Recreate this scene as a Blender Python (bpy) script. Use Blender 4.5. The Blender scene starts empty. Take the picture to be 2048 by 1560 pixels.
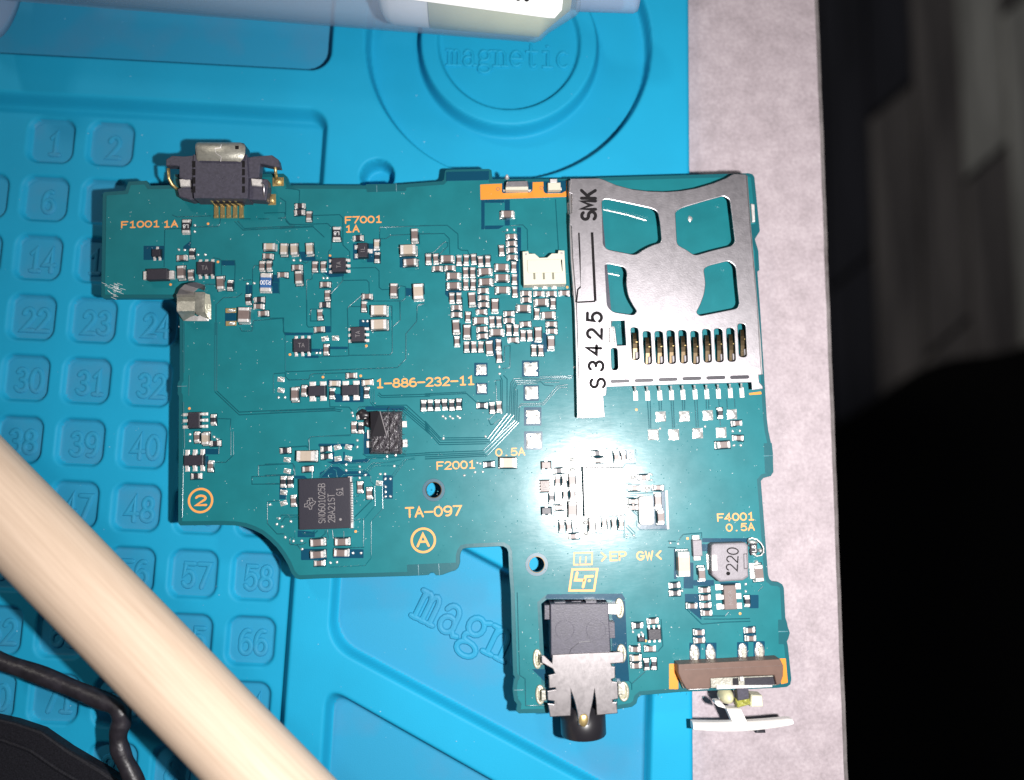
import bpy, bmesh, math, random
import numpy as np
from mathutils import Vector, Matrix
random.seed(7); rng = np.random.default_rng(7)
S = 0.001                                   # all shapes are written in millimetres
scn = bpy.context.scene

# ------------------------------------------------------------------ camera, light, exposure
CAM_Z = 97.0                                # phone held 97 mm above the board's top face (z = 0)
ROT = Matrix(((0.99910838, 0.03390432, -0.02515832), (-0.03625263, 0.99436137, -0.09965547), (0.02163771, 0.10047868, 0.9947039)))
cam = bpy.data.objects.new("camera", bpy.data.cameras.new("camera"))
scn.collection.objects.link(cam)
cam.matrix_world = Matrix.Translation((0, 0, CAM_Z * S)) @ ROT.to_4x4()
cam.data.sensor_width = 36.0
cam.data.lens = 36.0 * 1547.0 / 2048.0
cam.data.clip_start = 0.005; cam.data.clip_end = 10.0
cam.data.dof.use_dof = True; cam.data.dof.focus_distance = 0.0965; cam.data.dof.aperture_fstop = 10.5
scn.camera = cam

world = bpy.data.worlds.new("World"); scn.world = world; world.use_nodes = True
bg = world.node_tree.nodes["Background"]; bg.inputs[0].default_value = (0.80, 0.88, 1.0, 1); bg.inputs[1].default_value = 0.065

def area(name, loc, target, size, power, col, shape='DISK'):
    l = bpy.data.lights.new(name, 'AREA'); l.shape = shape; l.size = size; l.energy = power; l.color = col
    o = bpy.data.objects.new(name, l); scn.collection.objects.link(o)
    o.location = loc
    o.rotation_euler = (Vector(target) - Vector(loc)).to_track_quat('-Z', 'Y').to_euler()
    return o
FLASH = (23.4, -6.3, 97.0)
area("phone_flash", Vector(FLASH) * S, (FLASH[0] * S, FLASH[1] * S, 0), 0.0045, 0.245, (1.0, 0.965, 0.95))
area("room_lamp", (-0.75, 1.15, 1.22), (0, 0, 0), 0.22, 6.5, (1.0, 0.93, 0.84))

scn.view_settings.view_transform = 'Standard'; scn.view_settings.look = 'None'
scn.view_settings.exposure = 0.0; scn.view_settings.gamma = 1.0

# ------------------------------------------------------------------ plan survey: photo plan (u, v) -> millimetres on the plane at height z
def B(u, v, z=0.0):
    d = ROT @ Vector(((u - 1024.0) / 1547.0, -(v - 780.0) / 1547.0, -1.0))
    t = (CAM_Z - z) / -d.z
    return Vector((d.x * t, d.y * t, z))
def Zf(x0, y0, k):                          # a survey sheet: its corner and scale
    return lambda x, y, z=0.0: B(x0 + x / k, y0 + y / k, z)

# ------------------------------------------------------------------ materials
MATS = {}
def lin(c):
    return tuple((x / 12.92 if x <= 0.04045 else ((x + 0.055) / 1.055) ** 2.4) for x in [q / 255 for q in c]) + (1.0,)
def mat(name, col, rough=0.5, metal=0.0, spec=0.5, bump=None, noise=None, coat=0.0, alpha=1.0, trans=0.0, rvar=None, coat_rough=0.42):
    """bump = (scale per mm, strength, stretch), noise = (scale per mm, darker factor, brighter factor)"""
    m = bpy.data.materials.new(name); m.use_nodes = True; nt = m.node_tree
    p = nt.nodes["Principled BSDF"]
    p.inputs["Base Color"].default_value = tuple(col[:3]) + (1,)
    p.inputs["Roughness"].default_value = rough; p.inputs["Metallic"].default_value = metal
    p.inputs["Specular IOR Level"].default_value = spec; p.inputs["Alpha"].default_value = alpha
    p.inputs["Transmission Weight"].default_value = trans
    p.inputs["Coat Weight"].default_value = coat
    p.inputs["Coat Roughness"].default_value = coat_rough
    tc = nt.nodes.new("ShaderNodeTexCoord")
    if noise:
        n = nt.nodes.new("ShaderNodeTexNoise"); n.inputs["Scale"].default_value = noise[0] * 1000; n.inputs["Detail"].default_value = 4
        r = nt.nodes.new("ShaderNodeMapRange"); r.inputs[1].default_value = 0.3; r.inputs[2].default_value = 0.7
        r.inputs[3].default_value = noise[1]; r.inputs[4].default_value = noise[2]
        mx = nt.nodes.new("ShaderNodeVectorMath"); mx.operation = 'SCALE'
        mx.inputs[0].default_value = tuple(col[:3])
        nt.links.new(tc.outputs["Object"], n.inputs["Vector"]); nt.links.new(n.outputs[0], r.inputs[0])
        nt.links.new(r.outputs[0], mx.inputs["Scale"]); nt.links.new(mx.outputs[0], p.inputs["Base Color"])
    if bump:
        n = nt.nodes.new("ShaderNodeTexNoise"); n.inputs["Scale"].default_value = bump[0] * 1000; n.inputs["Detail"].default_value = 3
        if len(bump) > 2:
            mp = nt.nodes.new("ShaderNodeMapping"); mp.inputs["Scale"].default_value = bump[2]
            nt.links.new(tc.outputs["Object"], mp.inputs[0]); nt.links.new(mp.outputs[0], n.inputs["Vector"])
        else:
            nt.links.new(tc.outputs["Object"], n.inputs["Vector"])
        b = nt.nodes.new("ShaderNodeBump"); b.inputs["Strength"].default_value = 1.0; b.inputs["Distance"].default_value = bump[1] * S
        nt.links.new(n.outputs[0], b.inputs["Height"]); nt.links.new(b.outputs[0], p.inputs["Normal"])
        m["bump"] = 1
    if rvar:                                 # smears: (scale per mm, lowest, highest roughness)
        n = nt.nodes.new("ShaderNodeTexNoise"); n.inputs["Scale"].default_value = rvar[0] * 1000; n.inputs["Detail"].default_value = 6; n.inputs["Roughness"].default_value = 0.7
        r = nt.nodes.new("ShaderNodeMapRange"); r.inputs[1].default_value = 0.35; r.inputs[2].default_value = 0.68; r.inputs[3].default_value = rvar[1]; r.inputs[4].default_value = rvar[2]
        nt.links.new(tc.outputs["Object"], n.inputs["Vector"]); nt.links.new(n.outputs[0], r.inputs[0]); nt.links.new(r.outputs[0], p.inputs["Roughness"])
    MATS[name] = m
    return m
mat("mask", (0.007, 0.136, 0.158), 0.2, bump=(0.9, 0.006, (0.7, 2.2, 1)), noise=(0.25, 0.91, 1.09), coat=0.34, coat_rough=0.42, rvar=(0.5, 0.178, 0.215), spec=0.36)
mat("mask_edge", (0.006, 0.086, 0.106), 0.30, bump=(1.5, 0.006))
mat("mask_bare", (0.003, 0.048, 0.090), 0.22, bump=(1.5, 0.005))
mat("mask_trace", (0.004, 0.075, 0.096), 0.24)
mat("mask_ring", (0.025, 0.085, 0.125), 0.35)
mat("mask_rib", (0.006, 0.110, 0.135), 0.22, spec=0.8)
mat("gap_shade", (0.006, 0.030, 0.040), 0.9, spec=0.02)  # shadow in the gaps round parts, painted as a flat dark frame
mat("mask_glint", (0.10, 0.22, 0.26), 0.36, spec=0.9)
mat("tin", (0.70, 0.67, 0.655), 0.46, 0.55, bump=(5, 0.02), noise=(3, 0.82, 1.08))
mat("solder", (0.80, 0.80, 0.78), 0.36, 0.8, bump=(4, 0.05))
mat("solder_flux", (0.60, 0.58, 0.46), 0.36, 0.6, bump=(4, 0.05))
mat("nickel", (0.38, 0.37, 0.32), 0.44, 0.6, bump=(4, 0.03), noise=(2, 0.8, 1.12))
mat("bronze", (0.085, 0.060, 0.032), 0.30, 0.75)
mat("gold", (0.62, 0.46, 0.20), 0.38, 0.8)
mat("cap_brown", (0.150, 0.112, 0.104), 0.42, noise=(2, 0.9, 1.1))
mat("cap_tan", (0.36, 0.30, 0.24), 0.5, noise=(2, 0.93, 1.07))
mat("cap_pink", (0.50, 0.34, 0.27), 0.5, noise=(2, 0.94, 1.06))
mat("cap_black", (0.020, 0.019, 0.026), 0.45)
mat("cap_blue", (0.03, 0.10, 0.27), 0.4)
mat("ic_black", (0.022, 0.020, 0.029), 0.42, bump=(9, 0.012), noise=(4, 0.85, 1.15))
mat("ic_soft", (0.013, 0.012, 0.022), 0.45, bump=(8, 0.01))
mat("soc_top", (0.035, 0.035, 0.040), 0.27, bump=(9, 0.021))
mat("print_grey", (0.20, 0.185, 0.19), 0.6)
mat("print_white", (0.75, 0.75, 0.75), 0.5)
mat("print_orange", (0.74, 0.30, 0.075), 0.45)
mat("print_black", (0.010, 0.009, 0.010), 0.8, spec=0.15)
mat("copper", (0.70, 0.245, 0.028), 0.42, 0.15)
mat("steel", (0.475, 0.45, 0.475), 0.38, 1.0, bump=(5, 0.007), noise=(0.5, 0.93, 1.05), rvar=(1.3, 0.385, 0.43))
mat("steel_jack", (0.30, 0.28, 0.285), 0.38, 1.0, bump=(3, 0.006, (6, 0.4, 1)), noise=(1.5, 0.93, 1.05), rvar=(2.0, 0.35, 0.41))
mat("steel_brushed", (0.40, 0.38, 0.385), 0.40, 1.0, bump=(3, 0.006, (6, 0.4, 1)), noise=(1.0, 0.86, 1.06))
mat("plastic_black", (0.047, 0.044, 0.064), 0.45, bump=(6, 0.014), noise=(3, 0.8, 1.2))
mat("plastic_dark", (0.012, 0.011, 0.014), 0.35)
mat("burnt", (0.020, 0.018, 0.021), 0.28, bump=(4, 0.12), noise=(4, 0.3, 4.0))
mat("plastic_grey", (0.30, 0.28, 0.29), 0.55)
mat("plastic_brown", (0.115, 0.066, 0.050), 0.45, noise=(1, 0.9, 1.1))
mat("plastic_white", (0.50, 0.49, 0.40), 0.5)
mat("lever_white", (0.80, 0.78, 0.76), 0.45)
mat("solder_lump", (0.70, 0.69, 0.66), 0.34, 0.8, bump=(2.5, 0.22))
mat("cream", (0.66, 0.64, 0.50), 0.5, bump=(2, 0.08))
mat("wax", (0.60, 0.57, 0.36), 0.45, bump=(2, 0.05))
mat("olive", (0.28, 0.28, 0.05), 0.4, bump=(4, 0.1))
mat("dust", (0.8, 0.8, 0.8), 0.35)  # loose dust, and the painted white of the scratch glints
mat("inductor", (0.215, 0.20, 0.22), 0.55, 0.1, bump=(6, 0.02), noise=(3, 0.9, 1.08))

# ------------------------------------------------------------------ mesh collector
class MB:
    def __init__(self): self.v = []; self.f = []; self.m = []
    def add(self, vs, fs, mi=0):
        n = len(self.v); self.v += [tuple(p) for p in vs]; self.f += [tuple(i + n for i in q) for q in fs]; self.m += [mi] * len(fs)
    def loft(self, rings, mi=0, cap0=True, cap1=True, closed=True):
        n = len(rings[0]); vs = [p for r in rings for p in r]; fs = []
        for i in range(len(rings) - 1):
            for j in range(n if closed else n - 1):
                k = (j + 1) % n
                fs.append((i * n + j, i * n + k, (i + 1) * n + k, (i + 1) * n + j))
        if cap0: fs.append(tuple(range(n - 1, -1, -1)))
        if cap1: fs.append(tuple(range((len(rings) - 1) * n, len(rings) * n)))
        self.add(vs, fs, mi)
    def slab(self, poly, z0, z1, c=0.0, mi=0):
        """a convex polygon (anticlockwise) raised from z0 to z1 with a rounded upper edge of size c"""
        cx = sum(p[0] for p in poly) / len(poly); cy = sum(p[1] for p in poly) / len(poly)
        def ins(a):
            out = []
            for p in poly:
                d = math.hypot(p[0] - cx, p[1] - cy) or 1
                out.append((p[0] - (p[0] - cx) / d * a * 1.3, p[1] - (p[1] - cy) / d * a * 1.3))
            return out
        rings = [[(x, y, z0) for x, y in ins(0)]]
        if c > 0:
            for a, b in ((0, 1.0), (0.30, 0.30), (1.0, 0.0)): rings.append([(x, y, z1 - c * b) for x, y in ins(a * c)])
        else: rings.append([(x, y, z1) for x, y in ins(0)])
        self.loft(rings, mi)
    def box(self, cx, cy, hx, hy, z0, z1, c=0.0, mi=0, rot=0.0):
        ca, sa = math.cos(rot), math.sin(rot)
        self.slab([(cx + x * ca - y * sa, cy + x * sa + y * ca) for x, y in ((-hx, -hy), (hx, -hy), (hx, hy), (-hx, hy))], z0, z1, c, mi)
    def dome(self, cx, cy, rx, ry, z0, h, n=12, mi=0, wob=0.0):
        rings = []
        ph = random.random() * 6
        for k in range(4):
            a = k / 4 * math.pi / 2
            rings.append([(cx + rx * math.cos(a) * math.cos(t) * (1 + wob * math.sin(2 * t + ph)), cy + ry * math.cos(a) * math.sin(t) * (1 + wob * math.sin(3 * t + ph)), z0 + h * math.sin(a))
                          for t in [2 * math.pi * j / n for j in range(n)]])
        n0 = len(rings[0]); vs = [p for r in rings for p in r] + [(cx, cy, z0 + h)]; fs = []
        for i in range(3):
            for j in range(n0): fs.append((i * n0 + j, i * n0 + (j + 1) % n0, (i + 1) * n0 + (j + 1) % n0, (i + 1) * n0 + j))
        for j in range(n0): fs.append((3 * n0 + j, 3 * n0 + (j + 1) % n0, 4 * n0))
        self.add(vs, fs, mi)
    def tube(self, pts, r, n=10, mi=0, cap=True):
        pts = [Vector(p) for p in pts]; rr = r if hasattr(r, '__len__') else [r] * len(pts)
        rings = []; up = None
        for i, p in enumerate(pts):
            t = (pts[min(i + 1, len(pts) - 1)] - pts[max(i - 1, 0)]).normalized()
            if up is None: up = Vector((0, 0, 1)) if abs(t.z) < 0.9 else Vector((0, 1, 0))
            a = t.cross(up).normalized(); b = a.cross(t).normalized(); up = b
            rings.append([p + (a * math.cos(q) + b * math.sin(q)) * rr[i] for q in [2 * math.pi * j / n for j in range(n)]])
        self.loft([[tuple(x) for x in g] for g in rings], mi, cap, cap)
    def ridge(self, pts, w, h, z, mi=0, closed=False, prof=None, round_ends=True):
        """a low rounded rib (trace, printed stroke, moulded line) along a flat polyline"""
        P = [Vector((p[0], p[1])) for p in pts]
        if closed: P = P + [P[0]]
        Q = [P[0]]
        for p in P[1:]:
            if (p - Q[-1]).length > 1e-4: Q.append(p)
        P = Q
        if len(P) < 2: return
        prof = prof or ((-0.5, 0), (-0.32, 0.8), (0, 1), (0.32, 0.8), (0.5, 0))
        st = []
        n = len(P)
        for i in range(n):
            if closed and i in (0, n - 1): a, b = P[1] - P[0], P[n - 1] - P[n - 2]
            else: a, b = (P[min(i + 1, n - 1)] - P[i] if i < n - 1 else P[i] - P[i - 1]), (P[i] - P[i - 1] if i > 0 else P[1] - P[0])
            a = a.normalized(); b = b.normalized(); t = (a + b)
            t = t.normalized() if t.length > 1e-3 else a
            k = 1 / max(0.45, abs(t.dot(a)))
            st.append((P[i], Vector((-t.y, t.x)) * k, t, 1.0))
        if not closed and round_ends:
            p, nn, t, _ = st[0]; st = [(p - t * w * 0.5, nn, t, 0.25), (p - t * w * 0.34, nn, t, 0.74)] + st
            p, nn, t, _ = st[-1]; st = st + [(p + t * w * 0.34, nn, t, 0.74), (p + t * w * 0.5, nn, t, 0.25)]
        rings = [[(p.x + nn.x * w * q * s, p.y + nn.y * w * q * s, z + h * e * min(1, s * 1.2)) for q, e in prof] for p, nn, t, s in st]
        self.loft(rings, mi, False, False, closed=False)
    def mesh(self, name, mats, smooth=False, scale=True):
        me = bpy.data.meshes.new(name)
        me.from_pydata([(x * S, y * S, z * S) for x, y, z in self.v], [], self.f)
        for m in (mats if isinstance(mats, (list, tuple)) else [mats]): me.materials.append(MATS[m])
        me.polygons.foreach_set("material_index", self.m)
        if smooth: me.polygons.foreach_set("use_smooth", [True] * len(me.polygons))
        me.update()
        return me

ORG = {}
def add(name, mesh, parent=None, org=(0, 0, 0), rz=0.0, label=None, cat=None, group=None, kind=None):
    """link one object; org = its origin in world millimetres; the mesh is written round that origin"""
    o = bpy.data.objects.new(name, mesh); scn.collection.objects.link(o)
    org = Vector(org); po = Vector((0, 0, 0))
    if parent: o.parent = parent; po = ORG[parent.name]
    o.location = (org - po) * S; o.rotation_euler = (0, 0, rz); ORG[o.name] = org
    for k, v in (("label", label), ("category", cat), ("group", group), ("kind", kind)):
        if v: o[k] = v
    return o
def put(name, mb, mats, parent=None, smooth=False, org=None, **kw):
    """an object from a collector written in world millimetres, with its origin at its own foot"""
    if org is None:
        xs = [p[0] for p in mb.v]; ys = [p[1] for p in mb.v]; zs = [p[2] for p in mb.v]
        org = ((min(xs) + max(xs)) / 2, (min(ys) + max(ys)) / 2, min(zs))
    mb.v = [(x - org[0], y - org[1], z - org[2]) for x, y, z in mb.v]
    return add(name, mb.mesh(name, mats, smooth), parent, org, **kw)

def plate_mesh(outer, holes, z0, z1, bev, mats, org):
    """a sheet with holes: outline and holes in world millimetres"""
    cu = bpy.data.curves.new("outline", 'CURVE'); cu.dimensions = '2D'; cu.fill_mode = 'BOTH'
    for poly in [outer] + list(holes):
        sp = cu.splines.new('POLY'); sp.points.add(len(poly) - 1); sp.use_cyclic_u = True
        for p, q in zip(sp.points, poly): p.co = (q[0] - org[0], q[1] - org[1], 0, 1)
    cu.extrude = max((z1 - z0) / 2 - bev, 1e-5); cu.bevel_depth = bev; cu.bevel_resolution = 1; cu.offset = -bev
    ob = bpy.data.objects.new("outline", cu)
    me = bpy.data.meshes.new_from_object(ob)
    bpy.data.objects.remove(ob); bpy.data.curves.remove(cu)
    me.transform(Matrix.Scale(S, 4) @ Matrix.Translation((0, 0, (z0 + z1) / 2 - org[2])))
    me.materials.clear()
    for m in (mats if isinstance(mats, (list, tuple)) else [mats]): me.materials.append(MATS[m])
    me.polygons.foreach_set("material_index", [0] * len(me.polygons))
    me.polygons.foreach_set("use_smooth", [False] * len(me.polygons))
    return me
def plate(name, outer, z0, z1, m, parent, holes=(), bev=0.0, **kw):
    xs = [p[0] for p in outer]; ys = [p[1] for p in outer]
    org = ((min(xs) + max(xs)) / 2, (min(ys) + max(ys)) / 2, z0)
    return add(name, plate_mesh(outer, holes, z0, z1, bev, m, org), parent, org, **kw)
def rounded(poly, r, n=4):
    out = []; N = len(poly)
    for i in range(N):
        p, a, b = Vector(poly[i][:2]), Vector(poly[i - 1][:2]), Vector(poly[(i + 1) % N][:2])
        da, db = (a - p), (b - p); q = min(r, da.length * 0.45, db.length * 0.45)
        s, e = p + da.normalized() * q, p + db.normalized() * q
        for k in range(n + 1):
            t = k / n; out.append(tuple((s * (1 - t) ** 2 + p * 2 * t * (1 - t) + e * t * t)))
    return out
def inset(poly, d):
    P = [Vector(p[:2]) for p in poly]
    ar = sum(P[i - 1].x * P[i].y - P[i].x * P[i - 1].y for i in range(len(P)))
    sgn = 1 if ar > 0 else -1; out = []
    for i in range(len(P)):
        a = (P[i] - P[i - 1]); b = (P[(i + 1) % len(P)] - P[i])
        if a.length < 1e-5 or b.length < 1e-5: continue
        a.normalize(); b.normalize()
        n = Vector((-a.y - b.y, a.x + b.x)) * sgn
        if n.length < 1e-3: n = Vector((-a.y, a.x)) * sgn
        n.normalize(); k = 1 / max(0.6, n.dot(Vector((-a.y, a.x)) * sgn))
        out.append(tuple(P[i] + n * d * k))
    return out

# ------------------------------------------------------------------ stroke lettering
def arc(cx, cy, rx, ry, a0, a1, n=8):
    return [(cx + rx * math.cos(math.radians(a0 + (a1 - a0) * k / n)), cy + ry * math.sin(math.radians(a0 + (a1 - a0) * k / n))) for k in range(n + 1)]
G = {
 '0': [arc(.5, .5, .5, .5, 90, 450, 18)], '1': [[(.2, .82), (.55, 1), (.55, 0)], [(.2, 0), (.9, 0)]],
 '2': [arc(.5, .72, .45, .28, 165, -40, 9) + [(.05, 0), (1, 0)]],
 '3': [arc(.48, .75, .42, .25, 150, -85, 9), arc(.48, .26, .5, .26, 90, -150, 10)],
 '4': [[(.95, .3), (0, .3), (.68, 1), (.68, 0)]], '5': [[(.92, 1), (.18, 1), (.1, .55)] + arc(.48, .33, .5, .33, 130, -145, 11)],
 '6': [arc(.58, .5, .56, .5, 75, 202, 8), arc(.5, .3, .48, .3, 180, 540, 16)], '7': [[(0, 1), (1, 1), (.35, 0)]],
 '8': [arc(.5, .76, .38, .24, -90, 270, 14), arc(.5, .26, .5, .26, -90, 270, 16)], '9': [arc(.5, .7, .48, .3, 0, 360, 16), arc(.42, .5, .56, .5, 22, -105, 8)],
 'A': [[(0, 0), (.5, 1), (1, 0)], [(.2, .36), (.8, .36)]], 'B': [[(.05, 0), (.05, 1)] + arc(.5, .76, .42, .24, 90, -90, 7) + arc(.5, .26, .5, .26, 90, -90, 7) + [(.05, 0)], [(.05, .52), (.5, .52)]],
 'E': [[(1, 1), (.05, 1), (.05, 0), (1, 0)], [(.05, .52), (.85, .52)]], 'F': [[(1, 1), (.05, 1), (.05, 0)], [(.05, .5), (.8, .5)]],
 'G': [arc(.52, .5, .5, .5, 45, 330, 14) + [(1, .46), (.6, .46)]], 'I': [[(.5, 0), (.5, 1)]], 'K': [[(.05, 0), (.05, 1)], [(1, 1), (.08, .42)], [(.35, .6), (1, 0)]],
 'L': [[(.05, 1), (.05, 0), (1, 0)]], 'M': [[(0, 0), (.05, 1), (.5, .3), (.95, 1), (1, 0)]], 'N': [[(.03, 0), (.03, 1), (.97, 0), (.97, 1)]],
 'P': [[(.05, 0), (.05, 1)] + arc(.5, .73, .5, .27, 90, -90, 8) + [(.05, .46)]], 'R': [[(.05, 0), (.05, 1)] + arc(.5, .73, .48, .27, 90, -90, 8) + [(.05, .46)], [(.45, .46), (1, 0)]],
 'S': [arc(.5, .75, .44, .25, 35, 260, 9) + arc(.5, .26, .48, .26, 85, -145, 10)], 'T': [[(0, 1), (1, 1)], [(.5, 1), (.5, 0)]], 'V': [[(0, 1), (.5, 0), (1, 1)]],
 'W': [[(0, 1), (.25, 0), (.5, .8), (.75, 0), (1, 1)]], '>': [[(.1, 1), (.7, .5), (.1, 0)]], '<': [[(.9, 1), (.3, .5), (.9, 0)]], '-': [[(.0, .48), (1, .48)]], '.': [[(.45, .02), (.52, .02)]],
 'm': [[(0, .66), (.14, .66), (.14, 0)], [(0, 0), (.28, 0)], arc(.32, .46, .18, .2, 170, 0, 6) + [(.5, 0)], [(.4, 0), (.62, 0)], arc(.68, .46, .18, .2, 170, 0, 6) + [(.86, 0)], [(.76, 0), (1, 0)]],
 'a': [arc(.42, .46, .3, .2, 160, 0, 7) + [(.72, .1), (.85, 0), (1, .02)], arc(.42, .19, .32, .19, 70, 400, 14)],
 'g': [arc(.45, .45, .34, .21, 0, 360, 14), [(.72, .6), (.95, .66)], arc(.3, .14, .16, .09, 100, 250, 5) + arc(.46, -.13, .44, .17, 90, -260, 14)],
 'n': [[(0, .66), (.2, .66), (.2, 0)], [(0, 0), (.4, 0)], arc(.5, .42, .3, .24, 170, 0, 6) + [(.8, 0)], [(.62, 0), (1, 0)]],
 'e': [[(.1, .34), (.9, .34)] + arc(.5, .34, .4, .32, 0, 310, 14)], 't': [[(.4, .95), (.4, .15)] + arc(.6, .15, .2, .15, 180, 320, 5), [(.1, .66), (.85, .66)]],
 'i': [[(.2, .66), (.5, .66), (.5, 0)], [(.2, 0), (.8, 0)], [(.48, .9), (.52, .9)]], 'c': [arc(.5, .33, .42, .33, 50, 310, 12)], ' ': [],
}
def text_mb(s, at, h, pitch, ang, w, rise=0.01, z=0.0, fill=0.78, mb=None):
    mb = mb or MB(); ca, sa = math.cos(math.radians(ang)), math.sin(math.radians(ang)); L = pitch * len(s)
    flat = ((-0.5, 0), (-0.42, 1), (0.42, 1), (0.5, 0)) if rise < 0.05 else None
    for i, ch in enumerate(s):
        for j, st in enumerate(G[ch]):
            x0 = -L / 2 + i * pitch + pitch * (1 - fill) / 2
            pts = [(x0 + x * pitch * fill, (y - 0.5) * h) for x, y in st]
            cl = len(st) > 5 and (Vector(st[0]) - Vector(st[-1])).length < 1e-3
            pts = [(at[0] + x * ca - y * sa, at[1] + x * sa + y * ca) for x, y in pts]
            if cl: pts = pts[:-1]
            mb.ridge(pts, w, rise + 0.0015 * j, z, closed=cl, prof=flat)
    return mb
def text(name, s, at, h, pitch, ang, w, m, parent, z=0.04, rise=0.01, fill=0.78, **kw):
    return put(name, text_mb(s, at, h, pitch, ang, w, rise, z, fill), m, parent, **kw)
# ------------------------------------------------------------------ table, floor
def spot_material(name, c1, c2, c3, s1, s2, rough, bump):
    m = mat(name, c1, rough, bump=bump); nt = m.node_tree; p = nt.nodes["Principled BSDF"]
    tc = [n for n in nt.nodes if n.type == 'TEX_COORD'][0]
    a = nt.nodes.new("ShaderNodeTexNoise"); a.inputs["Scale"].default_value = s1 * 1000; a.inputs["Detail"].default_value = 6; a.inputs["Roughness"].default_value = 0.65
    b = nt.nodes.new("ShaderNodeTexNoise"); b.inputs["Scale"].default_value = s2 * 1000; b.inputs["Detail"].default_value = 5
    r = nt.nodes.new("ShaderNodeValToRGB"); r.color_ramp.elements[0].position = 0.33; r.color_ramp.elements[1].position = 0.68
    r.color_ramp.elements[0].color = tuple(c2) + (1,); r.color_ramp.elements[1].color = tuple(c3) + (1,)
    e = r.color_ramp.elements.new(0.5); e.color = tuple(c1) + (1,)
    ad = nt.nodes.new("ShaderNodeMath"); ad.operation = 'MULTIPLY_ADD'; ad.inputs[1].default_value = 0.55
    ml = nt.nodes.new("ShaderNodeMath"); ml.operation = 'MULTIPLY'; ml.inputs[1].default_value = 0.45
    for n in (a, b): nt.links.new(tc.outputs["Object"], n.inputs["Vector"])
    nt.links.new(b.outputs[0], ml.inputs[0]); nt.links.new(a.outputs[0], ad.inputs[0]); nt.links.new(ml.outputs[0], ad.inputs[2])
    nt.links.new(ad.outputs[0], r.inputs[0]); nt.links.new(r.outputs[0], p.inputs["Base Color"])
    return m
spot_material("stone_laminate", (0.375, 0.318, 0.342), (0.290, 0.246, 0.262), (0.465, 0.405, 0.428), 2.1, 0.35, 0.55, (1.6, 0.06))
spot_material("table_edge", (0.20, 0.18, 0.18), (0.12, 0.1, 0.1), (0.3, 0.27, 0.27), 0.6, 0.1, 0.6, (1.6, 0.05))
TABLE_Z = -7.0
def tx(y): return 45.55 + 0.040 * y + 0.035 * math.sin(y * .31) * math.sin(y * .173) + 0.012 * math.sin(y * 1.3)
mb = MB()
ys = [-420 + 10 * i for i in range(36)] + [-68 + .6 * i for i in range(247)] + [82 + 10 * i for i in range(35)]
top = [(tx(y), y) for y in ys] + [(-520, ys[-1]), (-520, -420)]
mb.slab(top, TABLE_Z - 28, TABLE_Z, 0.0)
mb2 = MB()
for a, b in zip(ys[:-1], ys[1:]):
    mb2.add([(tx(a), a, TABLE_Z - 28), (tx(b), b, TABLE_Z - 28), (tx(b), b, TABLE_Z - .4), (tx(a), a, TABLE_Z - .4), (tx(a) + .9, a, TABLE_Z - 28), (tx(b) + .9, b, TABLE_Z - 28), (tx(b) + .9, b, TABLE_Z - .9), (tx(a) + .9, a, TABLE_Z - .9)],
            [(4, 5, 6, 7), (3, 2, 1, 0), (7, 6, 2, 3), (0, 1, 5, 4)])
table = add("table", None, None, (tx(0), 0, TABLE_Z - 28), label="table with a mottled pale grey stone-look top, its edge beside the dark floor", cat="table")
put("tabletop", mb, "stone_laminate", table); put("edge_band", mb2, "table_edge", table)
FLOOR_Z = -720.0
for l in range(4):
    x, y = ((-480, -380), (20, -380), (-480, 380), (20, 380))[l]
    q = MB(); q.box(x, y, 22, 22, FLOOR_Z, TABLE_Z - 28, 1.0); put("leg", q, "table_edge", table)

def plank_material(name, c, d):
    m = mat(name, c, 0.6); nt = m.node_tree; p = nt.nodes["Principled BSDF"]
    tc = [n for n in nt.nodes if n.type == 'TEX_COORD'][0]
    mp = nt.nodes.new("ShaderNodeMapping"); mp.inputs["Scale"].default_value = (28, 2.4, 1)
    n = nt.nodes.new("ShaderNodeTexNoise"); n.inputs["Scale"].default_value = 1.6; n.inputs["Detail"].default_value = 6; n.inputs["Roughness"].default_value = 0.6
    r = nt.nodes.new("ShaderNodeValToRGB"); r.color_ramp.elements[0].position = 0.36; r.color_ramp.elements[1].position = 0.62
    r.color_ramp.elements[0].color = tuple(d) + (1,); r.color_ramp.elements[1].color = tuple(c) + (1,)
    nt.links.new(tc.outputs["Object"], mp.inputs[0]); nt.links.new(mp.outputs[0], n.inputs["Vector"]); nt.links.new(n.outputs[0], r.inputs[0]); nt.links.new(r.outputs[0], p.inputs["Base Color"])
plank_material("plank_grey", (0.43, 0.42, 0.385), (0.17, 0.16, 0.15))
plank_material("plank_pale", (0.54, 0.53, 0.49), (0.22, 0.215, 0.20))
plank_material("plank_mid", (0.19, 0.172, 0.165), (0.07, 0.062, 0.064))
plank_material("plank_shaded", (0.030, 0.030, 0.042), (0.010, 0.010, 0.016))  # the table's shadow on the floor, painted into the plank colour
mat("floor_base", (0.006, 0.006, 0.007), 0.8)
fl = MB(); fl.box(0, 0, 3000, 3000, FLOOR_Z - 20, FLOOR_Z - 6)
floor = put("floor", fl, "floor_base", None, org=(0, 0, FLOOR_Z - 20), kind="structure")
pk = {}
PW, PL = 52.0, 460.0
a0 = math.radians(-2.6)
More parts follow.
